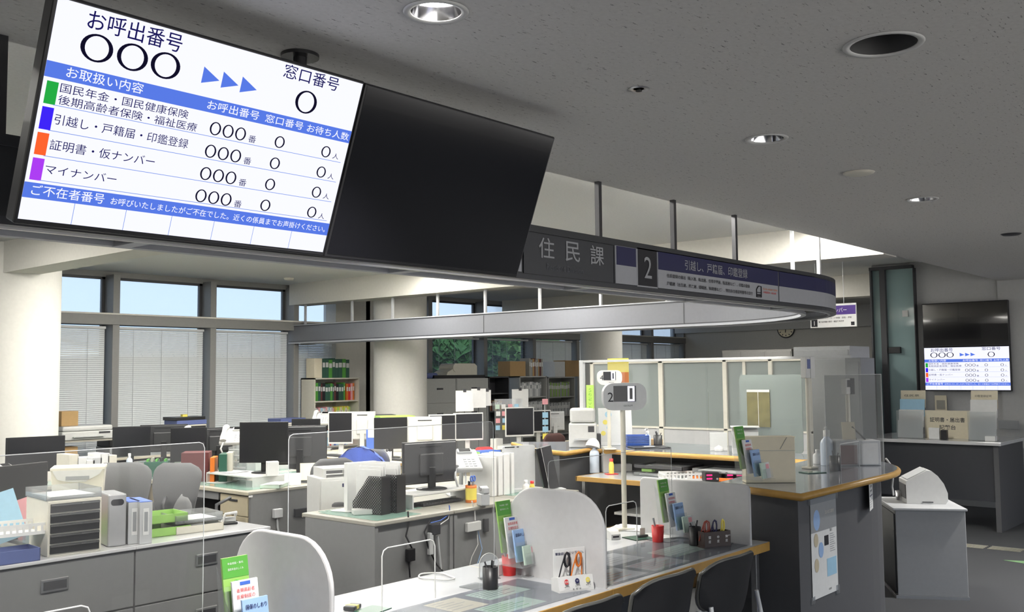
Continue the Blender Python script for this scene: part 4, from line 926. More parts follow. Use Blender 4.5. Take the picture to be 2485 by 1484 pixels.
# the pole stands behind the panel, its head turned to the waiting hall
pen_cup(on(1190, 1428), .034, .098, 'black pen cup on the middle customer table by the oval holder', seed=2)
pen_cup(on(1687, 1321, MZ), .033, .098, 'black pen cup on the table by the tall counter, before the brown glasses box', seed=4)
pen_cup(az(2026, 1141, 1.0), .034, .095, 'black pen cup on top of the tall counter beside the clear bottles', seed=5)
def red_cup(p, label):
    t = T_('red_cup', label, 'pen cup', p, 0, 'red pen cups'); MB().lathe([(.030, 0), (.036, .09), (.033, .09), (.028, .006), (0, .006)], 'red', n=20).build('cup', t)
    for k in range(2): MB().cyl((0, .0, .01), (-.035+.01*k, .01, .135), .004, 'light_gray', n=6).build('pen', t)
red_cup(on(1236, 1394), 'red plastic cup with pens beside the leaflet rack on the middle table')
p = colpt(1596, X=4.74, py=1280); red_cup((p.x, p.y, TZ), 'red plastic cup beside the leaflet rack before the square grey panel')
p = on(1246, 1396); leaflet_rack((p.x, p.y+.02, TZ+.055), 0, 'clear leaflet rack leaning at the middle grey panel beside the red cup')
p = colpt(1625, X=4.81, py=1280); leaflet_rack((p.x, p.y, TZ+.05), 0, 'clear rack of leaflets before the square grey panel by the tall counter')
leaflet_rack((1.93, 2.86, TZ+.05), 0, 'clear rack of green and blue leaflets at the bottom edge beside the nearest grey panel')
p = az(1806, 1183, 1.001); leaflet_rack((p.x+.03, p.y, 1.05), 0, 'clear rack of leaflets on the tall counter before the cream file box')
def glasses(parent_loc, rz, m, label, fold=0, h0=0):
    t = T_('eyeglasses', label, 'glasses', parent_loc, rz, 'reading glasses for visitors'); z = h0
    b = MB()
    for s_ in (-1, 1): b.tube([(s_*.0, 0, z) if 0 else (.018*math.cos(a)*1.0, .006*s_, z+.028+.026*math.sin(a)) for a in [2*PI*k/14 for k in range(14)]], .0028, m, 6, True)
    b.build('rim', t)
    for s_ in (-1, 1): MB().tube([(.015, .006*s_, z+.05), (-.01+.02*s_, .01*s_, z+.075), (-.03+.02*s_, .012*s_, z+.02)], .0028, m, 6).build('temple', t)
def spectacles(loc, rz, m, label, hgt=.0):
    """folded glasses standing upright in their slot: two rims side by side with the temples folded behind"""
    t = T_('eyeglasses', label, 'glasses', loc, rz, 'reading glasses for visitors'); b = MB()
    for s_ in (-1, 1): b.tube([(s_*.006+.013*math.cos(a), s_*.006, .075+.030*math.sin(a)) for a in [2*PI*k/16 for k in range(16)]], .0032, m, 6, True)
    b.tube([(-.006, -.006, .102), (0, 0, .108), (.006, .006, .102)], .003, m, 6)
    b.build('rim', t)
    MB().tube([(-.018, -.008, .09), (-.030, -.004, .05), (-.042, 0, .0)], .003, m, 6).build('temple', t)
    MB().tube([(.018, .008, .10), (.022, .010, .05), (.018, .006, .0)], .003, m, 6).build('temple', t)
def glasses_stand(loc, rz, label, small=False):
    t = T_('eyeglass_stand', label, 'display stand', loc, rz, 'white eyeglass stands')
    MB().prism([(-.11, 0), (.02, 0), (.02, .055), (-.085, .065), (-.11, .01)], lambda u, v, h: (h, u*.55, v), -.088, .088, 'paper').build('base_box', t)
    MB().box(-.075, .088, .012, .017, 0, .175, 'paper', .001).build('back_card', t)
    s = MB(); s.text('御自由にお使い下さい。', (-.066, .0108, .148), (1, 0, 0), (0, 0, 1), 'navy', width=.145, height=.017, weight=.012)
    f = lambda x, v: (x, -.0615+.0135*v/.05*1.0, .012+v)
    for k, (m, n_) in enumerate((('red', '60才代'), ('navy', '50才代'), ('yellow', '40才代'))):
        x = -.052+.054*k; n = 16
        O = Vector((x, -.0562, .046)); U = Vector((1, 0, 0)); D = Vector((0, .22, 1)).normalized()
        O.y = -.0605+.0; s.add([O+U*.011*math.cos(2*PI*i/n)+D*.011*math.sin(2*PI*i/n) for i in range(n)], [tuple(range(n))], m)
        s.text('老眼' if k == 0 else '中', O-D*0-Vector((0, .0008, 0)), U, D, 'paper', height=.010, align='C')
        s.text(n_, O-D*.021-Vector((0, .0005, 0)), U, D, 'ink', height=.008, align='C', weight=.01)
    s.text('住　民　課', (0, -.0615, .012), (1, 0, 0), (0, .2, 1), 'ink', height=.008, align='C'); s.build('lettering', t); return t
p = on(1383, 1428); glasses_stand(p, math.radians(-22), 'white card stand lettered for free use, holding black and orange glasses')
R22 = Matrix.Rotation(math.radians(-22), 3, 'Z')
q = p+R22 @ Vector((-.02, -.012, .055)); spectacles(q, math.radians(-22), 'ink', 'black reading glasses in the white card stand')
q = p+R22 @ Vector((.040, -.012, .052)); spectacles(q, math.radians(-22), 'orange', 'orange reading glasses in the white card stand')
p = Vector((1.80, 2.62, TZ)); glasses_stand(p, math.radians(-12), 'white card stand cut by the bottom edge before the nearest grey panel')
# brown box with three pairs
p = colpt(1735, X=4.80, py=1300); p.z = TZ; t = T_('glasses_box', 'dark brown glasses box with three pairs of reading glasses', 'box', p, math.radians(-24), None)
MB().box(-.095, .085, -.032, .032, 0, .008, 'brown').build('base', t)
b = MB()
for x0, x1 in ((-.09, -.084), (-.032, -.027), (.022, .027), (.076, .082)): b.box(x0, x1, -.028, .028, .008, .085, 'brown')
b.box(-.09, .082, -.030, -.026, .008, .085, 'brown').box(-.09, .082, .026, .030, .008, .085, 'brown').build('case', t)
s = MB()
for k, (a, c_) in enumerate((('弱', '度'), ('中', '度'), ('強', '度'))):
    s = MB(); x = -.058+.056*k; s.text(a, (x, -.0315, .056), (1, 0, 0), (0, 0, 1), 'paper', height=.016, align='C', weight=.02).text(c_, (x, -.0315, .034), (1, 0, 0), (0, 0, 1), 'paper', height=.016, align='C', weight=.004).build('lettering', t)
s = MB(); s.text('あり', (.07, -.0315, .06), (1, 0, 0), (0, 0, 1), 'paper', height=.008, align='C').build('lettering', t)
R24 = Matrix.Rotation(math.radians(-24), 3, 'Z')
for k, (m, nm) in enumerate((('maroon', 'dark red'), ('navy', 'navy blue'), ('yellow', 'yellow'))):
    if k == 0: P('dark_red', (.30, .04, .02), .35); m = 'dark_red'
    spectacles(p+R24 @ Vector((-.055+.055*k, 0, .035)), math.radians(-24+20*(k-1)), m, '%s reading glasses standing in the brown box' % nm)
# oval clear holders, small stands
def oval_holder(loc, rz, w_, h, label, m='white_plastic'):
    t = T_('oval_card_holder', label, 'card holder', loc, rz, 'clear oval card holders')
    ol = [(-w_/2, 0), (-w_/2, h*.55)]+[(w_/2*math.cos(a), h*.55+h*.45*math.sin(a)) for a in [PI-PI*k/10 for k in range(1, 10)]]+[(w_/2, h*.55), (w_/2, 0)]
    MB().tube([(u, 0, v) for u, v in ol], .0022, m, 6).build('rim', t); MB().prism(ol, lambda u, v, hh: (u, hh, v), -.001, .001, 'clear_plastic').build('sheet', t)
    MB().box(-w_/2, w_/2, -.03, .03, -.0005, .002, 'clear_plastic').build('foot', t)
oval_holder(on(1187, 1402), math.radians(-30), .095, .115, 'clear oval holder with white rim behind the black cup on the middle table')
oval_holder(on(1645, 1305), math.radians(-30), .10, .125, 'clear oval holder with white rim beside the brown glasses box')
oval_holder(on(1806, 1310), math.radians(-30), .045, .075, 'small clear oval holder at the end of the customer table', 'clear_plastic')
p = on(1232, 1398); box_thing('white_card_box', 'small white card leaning behind the black cup', 'card', (p.x-.02, p.y+.05, TZ), .075, .012, .05, 'paper')
# devices and papers at the pole
p = on(1495, 1309); t = T_('coin_counter', 'small white device with a printed strip beside the number pole', 'device', p, math.radians(-25)); MB().prism([(0, 0), (.12, 0), (.12, .035), (.09, .055), (.02, .045), (0, .03)], lambda u, v, h: (h, u, v), -.03, .03, 'white_plastic').build('body', t); MB().box(-.02, .02, -.001, .001, .012, .022, 'ink').build('label_strip', t)
p = on(1560, 1304); tray(p, math.radians(-20), .20, .13, .004, 'mat_dark_green', 'dark green pad under the small tag stand on the table by the tall counter', paper=False, name='green_pad', cat='pad')
t = T_('tag_stand', 'small black clip stand holding a white tag on the green pad', 'stand', (p.x, p.y, TZ+.006), math.radians(-20)); MB().box(-.035, .03, -.015, .015, 0, .012, 'black_plastic', .004).build('clip', t); MB().box(-.02, .015, -.002, .002, .012, .05, 'paper').build('tag', t)
papers(on(1545, 1282), .3, 3, 'white papers at the foot of the number pole'); papers(on(1600, 1300), -.3, 3, 'white papers beside the green pad', .15, .2)
p = on(1060, 1400, MZ); o = MB().tube([(p.x+.06*math.cos(a)*(1+.2*math.sin(3*a)), p.y+.10*math.sin(a), MZ+.004) for a in [2*PI*k/24 for k in range(24)]], .004, 'white_plastic', 6, True).build('white_cord_loop'); tag(o, 'white cord loop lying on the desk mat of the middle table', 'cord')
# staff-side panel of the middle table
p = on(855, 1478); t = T_('stamp_pad', 'small black stamp pad with yellow band at the bottom edge', 'stamp pad', (p.x, p.y, TZ+.001), .4); MB().box(-.035, .035, -.025, .025, 0, .018, 'black_plastic', .005).build('case', t); MB().box(-.01, .01, -.0255, .0255, .004, .0185, 'yellow').build('band', t)
tray(on(905, 1480), .2, .12, .10, .003, 'mat_dark_green', 'dark green small mat beside the stamp pad at the bottom edge', paper=False, name='green_pad', cat='pad')

# ================================================================ on the tall counter
CZ = 1.0005
p = az(1885, 1170, CZ)
def eb(t, sx, sy, sz):
    MB().box(-sx/2-.001, sx/2+.001, -sy/2-.0015, -sy/2, sz-.08, sz-.078, 'gray_plastic').tube([(sx*.20, -sy/2-.002, sz-.07), (sx*.34, -sy/2-.002, sz-.003)], .0015, 'gray_plastic', 4).build('flap_line', t)
    MB().cyl((sx/2-.001, 0, .045), (sx/2+.002, 0, .045), .009, 'ink', n=12).build('finger_hole', t)
    MB().box(-sx/2+.002, sx/2+.004, -sy/2-.001, sy/2, sz-.002, sz+.002, 'paper_cream').build('lid', t)
box_thing('file_box', 'cream cardboard file box standing on the tall counter corner', 'box', (p.x, p.y+.05, CZ), .29, .10, .265, 'paper_cream', math.radians(-50), .003, None, eb)
p = az(2108, 1128, CZ); t = T_('desktop_cabinet', 'grey desktop box with maroon panel near the rounded counter end', 'box', (p.x, p.y+.10, CZ), math.radians(-50))
MB().box(-.15, .15, -.10, .10, 0, .17, 'light_gray', .004).build('body', t); MB().box(-.13, -.01, -.103, -.099, .01, .14, 'maroon').build('door_panel', t); MB().box(.02, .13, -.104, -.099, .01, .15, 'paper').build('notice', t)
t2 = T_('card_stand', 'cream card in a black wire easel on the grey desktop box', 'card stand', (p.x-.02, p.y+.10, CZ+.171), math.radians(-50)); MB().box(-.07, .02, -.02, -.014, 0, .12, 'paper_cream', T=Matrix.Rotation(-.2, 4, 'X')).build('card', t2); MB().tube([(-.03, .0, .0), (.0, 0, .07), (.03, 0, 0)], .003, 'black_plastic', 6).tube([(.0, 0, .09), (.09, 0, .0)], .006, 'dark_gray', 6).build('easel', t2)
bottle(az(2008, 1128, CZ), .045, .24, 'cyan_bottle', 'white_plastic', 'clear pump sanitizer bottle on the tall counter', pump=True); bottle(az(1985, 1125, CZ), .032, .10, 'paper', 'white_plastic', 'small white bottle beside the pole foot on the tall counter')
p = az(1972, 1146, CZ); tray(p, -.5, .14, .10, .004, 'mat_green', 'small green pad under the pole on the tall counter', paper=False, name='green_pad', cat='pad')
t = T_('acrylic_guard', 'clear acrylic guard with an opening on the tall counter', 'sneeze guard', (6.05, 2.55, CZ), 0)
MB().box(-.02, .98, -.002, .002, .0, .62, 'acrylic').build('sheet', t); MB().tube([(.2, 0, 0), (.2, 0, .17), (.52, 0, .17), (.52, 0, 0)], .0025, 'light_gray', 5).build('opening_edge', t); MB().tube([(-.02, 0, 0), (-.02, 0, .62), (.98, 0, .62), (.98, 0, 0)], .002, 'light_gray', 5).build('sheet_edge', t)
def side_display(px, py, zb, h, label, m, bw, bh):
    p = az(px, py, zb); t = T_('queue_display', label, 'number display', p, math.radians(-12), 'queue-number displays on poles')
    MB().cyl((0, 0, .012), (0, 0, h), .0155, 'cream_plastic', n=14).build('pole', t); MB().box(-.04, .04, -.04, .04, 0, .014, 'cream_plastic', .004).build('base', t)
    MB().box(-bw/2, bw/2, -.025, .02, h, h+bh, 'white_plastic', .004).build('plate', t); MB().box(-bw/2+.012, bw*.12, -.027, -.024, h+bh*.45, h+bh*.9, m).box(bw*.2, bw*.42, -.027, -.024, h+bh*.15, h+bh*.9, 'light_gray').box(.0, bw*.5+.001, -.028, .021, h-.001, h+bh+.001, 'black_plastic' if m == 'black_plastic' else 'white_plastic').build('window', t)
side_display(1966, 1136, CZ, .60, 'white box-shaped display on a pole, seen side-on above the tall counter', 'blue_box', .09, .14)
side_display(2062, 1113, CZ, .475, 'display with black side on a pole near the rounded counter end', 'black_plastic', .10, .115)
number_display(1479, 1090, 0, 1.0, .545, .21, .125, '0', '4', 'white oval number display marked 4, above the far counter', rz=math.radians(-42))
# paper notices
FY = 2.357
a_, b_ = aY(1965, 1212, FY), aY(2034, 1430, FY)
t = T_('poster', 'long taped poster with round motifs on the dark counter front', 'poster', (a_.x, FY, b_.z), 0)
w_, h_ = b_.x-a_.x, a_.z-b_.z; f = MB().box(0, w_, -.0015, 0, 0, h_, 'paper')
f.box(0, w_, -.0025, -.0015, h_*.66, h_, 'gray_plastic')
for u, v, r_, m in ((.18, .58, .030, 'drawer_beige'), (.36, .47, .034, 'light_blue_paper'), (.18, .33, .030, 'drawer_beige'), (.22, .78, .045, 'light_blue_paper')):
    n = 20; f.add([Vector((u*w_+r_*math.cos(2*PI*i/n), -.003, v*h_+r_*1.3*math.sin(2*PI*i/n))) for i in range(n)], [tuple(range(n))], m)
f.box(.5*w_, .66*w_, -.003, -.001, .5*h_, .6*h_, 'ink').box(.58*w_, .95*w_, -.003, -.001, .18*h_, .36*h_, 'sky_blue')
for k in range(9): f.box(.72*w_, (.86+.03*(k % 3))*w_, -.003, -.001, (.60-.022*k)*h_, (.606-.022*k)*h_, 'gray_plastic')
f.text('届出', (.72*w_, -.003, .63*h_), (1, 0, 0), (0, 0, 1), 'ink', height=.016).text('コンビニ交付', (.55*w_, -.003, .82*h_), (1, 0, 0), (0, 0, 1), 'paper_cream', height=.02).text('住民課', (.62*w_, -.003, .04*h_), (1, 0, 0), (0, 0, 1), 'ink', height=.012)
f.build('sheet', t)
MB().box(-.02, .03, -.003, -.0016, -.02, .02, 'film').build('tape', t); MB().box(w_-.03, w_+.02, -.003, -.0016, -.02, .03, 'film').build('tape', t); MB().box(-.03, w_+.03, -.003, -.0016, h_-.03, h_+.02, 'film').build('tape', t)
p = aY(2112, 1160, 2.30); q = aY(2149, 1230, 2.30); t = T_('notice', 'white printed notice hanging from the rounded counter edge', 'notice', (p.x, 2.31, q.z), math.radians(14)); w_, h_ = .17, p.z-q.z
f = MB().box(0, w_, -.001, .001, 0, h_, 'paper')
for k, s_ in enumerate(('住民票等', '証明書', '交付申請')): f.text(s_, (w_*.45, -.002, h_*(.86-.14*k)), (1, 0, 0), (0, 0, 1), 'dark_gray', width=w_*.55, height=.016, align='C', weight=.02)
f.box(w_*.1, w_*.85, -.002, 0, h_*.42, h_*.46, 'navy')
for k in range(4): f.box(w_*.1, w_*(.6+.05*k), -.002, 0, h_*(.1+.07*k), h_*(.115+.07*k), 'gray_plastic')
f.build('sheet', t)
# ================================================================ far counter, staff worktop
box_thing('black_box', 'black storage box on the angled end of the far counter', 'box', tuple(az(1441, 1083, CZ)+Vector((.05, .06, 0))), .16, .12, .11, 'dark_gray', math.radians(-50))
p = az(1412, 1086, CZ); printer((p.x+.10, p.y+.06, CZ), math.radians(-55), .24, .22, .34, 'tall white machine beside the steel post of the acrylic screen')
p = az(1495, 1080, CZ); t = T_('poster_stand', 'leaning white poster with pastel circles on the far counter', 'poster', (p.x, p.y, CZ), math.radians(-50))
TT = Matrix.Rotation(-.25, 4, 'X'); f = MB().box(-.15, .15, -.003, .003, 0, .34, 'paper', T=TT)
for u, v, r_, m in ((-.06, .28, .03, 'sky_blue'), (-.09, .21, .022, 'yellow'), (-.06, .16, .02, 'sky_blue'), (-.11, .11, .022, 'yellow')): f.add([TT @ Vector((u+r_*math.cos(2*PI*i/16), -.004, v+r_*math.sin(2*PI*i/16))) for i in range(16)], [tuple(range(16))], m)
f.build('sheet', t)
p = az(1541, 1083, CZ); blk = None
for k in range(6):
    tt = tray((p.x+.04, p.y, CZ+.017*k), math.radians(-50), .19, .14, .015, 'blue', 'blue coin tray, %s in the stack on the far counter' % ('lowest', 'second from the bottom', 'third from the bottom', 'third from the top', 'second from the top', 'topmost')[k], paper=False, name='coin_tray', group='stack of blue coin trays')
bottle(az(1572, 1081, CZ), .03, .13, 'cyan_bottle', 'white_plastic', 'clear pump bottle beside the pen cup on the far counter', pump=True)
pen_cup(az(1597, 1083, CZ), .038, .10, 'black pen cup on the far counter beside the pump bottle', pens=4, seed=7)
box_thing('wooden_box', 'low wooden box on the far counter behind the pen cup', 'box', tuple(az(1585, 1078, CZ)+Vector((.0, .0, 0))), .16, .10, .05, 'cardboard', -.8)
p = az(1575, 1086, CZ); t = T_('folder', 'black folder lying open on the far counter', 'folder', p, -.7, None); MB().box(-.16, .16, -.11, .11, 0, .012, 'dark_gray', .002).build('cover', t); MB().box(-.05, .05, -.03, .03, .0125, .014, 'paper').build('label_card', t)
p = az(1740, 1094, CZ); t = T_('photo_stand', 'white framed card standing on the far counter', 'card stand', (p.x+.03, p.y, CZ), math.radians(-60)); MB().box(-.07, .07, -.004, .004, 0, .15, 'paper', .002, T=Matrix.Rotation(-.12, 4, 'X')).build('frame', t); MB().lathe([(.035, 0), (.035, .03), (.0, .05)], 'paper', (0, -.03, 0), 14).build('holder', t)
p = az(1800, 1100, CZ); t = T_('suggestion_box', 'white box with a sloping roof on the far counter', 'box', (p.x+.06, p.y, CZ), math.radians(-60)); MB().prism([(-.09, 0), (.09, 0), (.09, .17), (.04, .21), (-.09, .17)], lambda u, v, h: (h, u, v), -.10, .10, 'paper').build('body', t); MB().box(-.11, .11, -.10, .10, .205, .212, 'white_plastic').build('lid', t)
p = az(1820, 1096, CZ); t = T_('counter_screen', 'translucent white round-cornered panel standing on the far counter', 'partition', (7.34, p.y-.15, CZ), -PI/2)
MB().prism(rrect(.54, .62, .03, 4), lambda u, v, h: (u-.27, h, v), -.003, .003, 'frosted').build('panel', t); MB().box(-.2, -.14, -.04, .04, 0, .004, 'clear_plastic').build('foot', t)
p = az(1810, 1096, CZ); t = T_('calendar', 'olive picture sheet fixed on the translucent white panel', 'poster', (7.325, p.y-.08, CZ+.2), -PI/2); MB().box(-.10, .10, -.004, 0, 0, .30, 'olive').box(-.002, .002, -.005, -.003, 0, .30, 'paper').box(-.1, .1, -.005, -.003, .28, .30, 'paper').build('sheet', t)
p = aX(1497, 897, 7.02); t = T_('notice', 'yellow and red notice taped on the acrylic screen behind the display marked 4', 'notice', (7.04, p.y, p.z-.11), -PI/2); MB().box(-.11, .11, -.002, .0, 0, .21, 'yellow').box(-.11, .11, -.003, -.0018, 0, .09, 'orange').build('sheet', t)
p = aX(1438, 975, 7.02); t = T_('notice', 'narrow yellow-green lettered strip on the acrylic screen', 'notice', (6.985, p.y, p.z-.21), -PI/2); MB().box(-.04, .04, -.002, .0, 0, .36, 'lime').text('お声掛けください', (-.0, -.003, .18), (0, 0, 1), (-1, 0, 0), 'leaf', width=.3, height=.035, align='C').build('sheet', t)
WZ = .801
p = az(1443, 1146, WZ); bottle(p, .042, .26, 'cyan_bottle', 'maroon', 'clear spray bottle with a lavender label at the end of the staff worktop', capr=.35)
o = MB().lathe([(.062, 0), (.058, .03), (.045, .055), (.02, .075), (0, .08)], 'paper', n=14, T=Matrix.Translation((p.x-.01, p.y+.01, WZ+.215)) @ Matrix.Rotation(.35, 4, 'Y')).build('white_cloth'); tag(o, 'white cloth hung over the spray bottle top', 'cloth')
p = az(1463, 1146, WZ); box_thing('paper_box', 'white and green packet behind the spray bottle', 'box', (p.x+.06, p.y, WZ), .08, .06, .22, 'paper', -.7)
p = az(1484, 1150, WZ); bottle(p, .022, .13, 'yellow', 'red', 'orange-capped glue bottle on a red base on the staff worktop', capr=.75); t = T_('red_stand', 'flat red base under the glue bottle', 'stand', (p.x, p.y, WZ-.0), -.6); MB().box(-.05, .05, -.035, .035, 0, .006, 'red', .002).build('plate', t)
p = az(1500, 1143, WZ); box_thing('tissue_box', 'pale yellow flat box behind the glue bottle', 'box', (p.x+.06, p.y, WZ), .16, .08, .06, 'paper', -.75)
p = az(1600, 1152, WZ); box_thing('wooden_box', 'pale wooden tray box on the staff worktop', 'box', (p.x+.12, p.y+.05, WZ+.03), .30, .10, .04, 'desk_top', -PI/2, .002)
for k, (y, z, m, lab) in enumerate(((4.3, .0, 'clear_plastic', 'clear letter tray with documents, lowest on the staff worktop'), (4.3, .062, 'dark_gray', 'dark letter tray above the clear one under the counter'), (3.75, .0, 'orange', 'orange letter tray low under the counter edge'), (3.75, .062, 'clear_plastic', 'clear letter tray over the orange one'), (3.25, .0, 'orange', 'orange letter tray next to the calculators'), (3.25, .062, 'clear_plastic', 'clear letter tray next to the calculators, upper'))):
    tray((6.98, y, WZ+.0+z), -PI/2, .46, .34, .03, m, lab, group='letter trays under the counter')
p = az(1660, 1125, WZ); t = T_('lime_tray', 'small lime green holder among the trays under the counter', 'tray', (6.86, p.y-.3, WZ+.035), -PI/2); MB().box(-.05, .05, -.03, .03, 0, .03, 'green_pale', .004).build('tray', t)
def basket(loc, rz, label):
    t = T_('basket', label, 'basket', loc, rz, 'white perforated baskets'); b = MB().box(-.15, .15, -.10, .10, 0, .004, 'paper')
    for s_ in (-1, 1):
        b.box(-.15, .15, s_*.10-.002, s_*.10+.002, 0, .018, 'paper').box(-.15, .15, s_*.10-.002, s_*.10+.002, .045, .06, 'paper')
        for k in range(11): b.box(-.15+.03*k-.006, -.15+.03*k+.006, s_*.10-.002, s_*.10+.002, .018, .045, 'paper')
        b.box(s_*.15-.002, s_*.15+.002, -.10, .10, 0, .018, 'paper').box(s_*.15-.002, s_*.15+.002, -.10, .10, .045, .06, 'paper')
        for k in range(7): b.box(s_*.15-.002, s_*.15+.002, -.10+.033*k-.006, -.10+.033*k+.006, .018, .045, 'paper')
    b.build('basket', t); return t
p = az(1662, 1165, WZ); basket((p.x+.02, p.y+.05, WZ), -.75, 'white perforated basket on the staff worktop beside the calculators')
for k, (px, dz) in enumerate(((1722, 0), (1772, 0), (1795, 0))):
    p = az(px, 1168, WZ); t = T_('calculator', 'black calculator with pink digits, %s of the three on the staff worktop' % ('left-hand', 'middle', 'right-hand')[k], 'calculator', (p.x+.05, p.y, WZ), -.75, 'black calculators with pink digits')
    MB().box(-.075, .06, -.05, .05, 0, .075, 'black_plastic', .01).build('case', t); MB().box(-.065, -.02, -.053, -.049, .045, .058, 'e_pink').box(-.065, -.02, -.053, -.049, .018, .031, 'e_pink').build('digits', t)
    MB().cyl((.02, -.053, .022), (.02, -.049, .022), .008, 'gray_plastic', n=10).build('dial', t)
# below the worktop
p = az(1440, 1250, .30); box_thing('cardboard_box', 'open cardboard box on the floor under the staff worktop', 'box', (6.72, 4.62, 0), .35, .42, .36, 'cardboard', -PI/2)
box_thing('cardboard_box', 'brown cardboard box under the staff worktop nearer the tall counter', 'box', (6.74, 4.05, 0), .30, .40, .30, 'cardboard', -PI/2)
box_thing('black_case', 'black case with yellow label under the staff worktop', 'case', (6.74, 3.5, 0), .34, .40, .30, 'black_plastic', -PI/2)
t = T_('paper_roll', 'rolled white sheet on the shelf under the staff worktop', 'paper roll', (6.85, 3.9, .54), 0); MB().cyl((0, -.25, .018), (0, .25, .018), .018, 'paper').build('roll', t)
# ================================================================ writing table by the wall
def form_rack(px, label, top):
    p = az(px, 1055, .9065); t = T_('form_rack', label, 'leaflet rack', (11.0, aX(px, 1050, 11.0).y, .9055), -PI/2+.08, 'form racks on the writing table')
    for i, (y, z, m) in enumerate(((.09, .34, 'paper_cream'), (.05, .24, 'pale_green' if top else 'paper'), (.01, .12, 'paper'), (-.03, 0, 'paper'))):
        b = MB().box(-.14+.0*i, .12, y, y+.012, z, z+.19, m if i != 1 or not top else 'sky_blue', T=Matrix.Rotation(-.12, 4, 'X'))
        if i == 0:
            b.text('住民票' if top else '印鑑登録証明', (-.01, y-.002, z+.12), (1, 0, 0), (0, .12, 1), 'ink', width=.16, height=.025, align='C')
        b.build('form_stack', t)
    MB().box(-.145, .125, -.05, -.048, 0, .30, 'clear_plastic').box(-.145, .125, -.05, .12, 0, .004, 'clear_plastic').build('holder', t)
form_rack(2213, 'tall rack of white and pale blue forms at the left end of the writing table', True)
form_rack(2388, 'tall rack of white forms at the right end of the writing table', False)
p = aX(2300, 1055, 11.1); t = T_('table_sign', 'cream sign board lettered for certificates on the writing table', 'sign', (11.1, p.y, .906), -PI/2)
MB().box(-.235, .235, 0, .006, 0, .30, 'paper_cream').text('証明書・届出書', (0, -.001, .20), (1, 0, 0), (0, 0, 1), 'dark_gray', width=.36, height=.052, align='C', weight=.012).text('記載台', (0, -.001, .12), (1, 0, 0), (0, 0, 1), 'dark_gray', width=.17, height=.05, align='C', weight=.012).build('board', t); MB().box(-.1, .1, .006, .08, 0, .01, 'paper_cream').build('foot', t)
for nm_, px, m, sz, lab in (('card_stand', 2268, 'paper', (.11, .03, .12), 'small white card stand before the cream sign'), ('pen_box', 2292, 'black_plastic', (.06, .06, .10), 'black pen box before the cream sign'), ('white_box', 2405, 'paper', (.10, .08, .05), 'small white box at the right end of the writing table')):
    box_thing(nm_, lab, 'box', (10.95, aX(px, 1060, 10.95).y, .906), *sz, m, -PI/2)
p = aX(2277, 975, 12.5); t = T_('wall_notice', 'yellowed calendar sheet on the wall under the lit screen', 'notice', (12.6, p.y, p.z-.12), -PI/2); MB().box(-.07, .07, -.004, -.0, 0, .20, 'paper_cream').box(-.05, .05, -.005, -.003, .03, .14, 'desk_top').build('sheet', t)

# ================================================================ office things
DZ = .7015
def dp(px, X=None, Y=None, z=DZ): p = colpt(px, X=X, Y=Y, py=1060); return Vector((p.x, p.y, z))
A_ = math.radians
# --- monitors
monitor(dp(88, Y=9.05), .50, .32, A_(-8), 'wide black monitor with a grey chin, in front of the round column at the left', group='black monitors')
monitor(dp(38, Y=6.10), .50, .33, A_(20), 'large black monitor back at the left edge behind the blue folder', group='black monitors')
for px, X, w, h, rz, lab in ((320, 5.22, .38, .31, -20, 'black monitor behind the small clear bottle, left group'), (398, 5.75, .50, .30, 150, 'black monitor back with bracket, between two others of the left group'),
    (458, 5.22, .34, .33, -35, 'narrow black monitor left of the white desk telephone'), (528, 5.72, .46, .30, 165, 'black monitor back right behind the white telephone'),
    (640, 5.18, .43, .36, -48, 'large black monitor on the white stand by the tissue box'), (728, 5.68, .50, .36, 140, 'black monitor back beside the large one by the tissue box')):
    monitor(dp(px, X=X, z=DZ+(.089 if px == 640 else 0)), w, h, A_(rz), lab, group='black monitors', riser=-.01 if px == 640 else .02)
monitor(dp(742, X=7.45), .36, .30, A_(-55), 'small black monitor below the bookcase', group='black monitors', riser=.02)
monitor(dp(826, X=7.55), .30, .38, A_(-52), 'portrait white-framed monitor below the bookcase', 'white_plastic', riser=.03, group='white-framed monitors')
monitor(dp(880, X=8.3), .33, .36, A_(130), 'white monitor back behind the portrait monitor', 'white_plastic', riser=.02, group='white-framed monitors')
monitor(dp(950, X=7.62), .40, .36, A_(-30), 'black monitor beside the blue folder holder', group='black monitors')
monitor(dp(1030, X=7.95), .40, .33, A_(140), 'white square monitor back beside the yellow box file', 'white_plastic', thick=.06, group='white-framed monitors', riser=.03)
for px, Y, w, h, rz, lab in ((1074, 8.25, .34, .32, -30, 'white-framed monitor half hidden by the white monitor back'), (1137, 8.1, .38, .33, -28, 'white-framed square monitor left of the red pouch'),
    (1262, 8.05, .40, .37, -26, 'white-framed square monitor under the clipboard, right of the red pouch'), (1310, 8.35, .36, .30, -20, 'white-framed monitor with a pink note on its corner')):
    monitor(dp(px, Y=Y), w, h, A_(rz), lab, 'white_plastic', riser=.05, group='white-framed monitors')
p = dp(1345, Y=8.4); monitor(p, .30, .26, A_(150), 'pale grey monitor back near the brown chair', 'light_gray', riser=.06, group='white-framed monitors')
monitor(aX(1035, 1060, 4.95)*0+Vector((4.99, aX(1035, 1000, 4.99).y, DZ)) if 0 else dp(1040, Y=5.25, z=DZ+.101), .47, .31, A_(168), 'large black monitor back on the centre desk, nearest to the viewer', riser=-.06, group='black monitors')
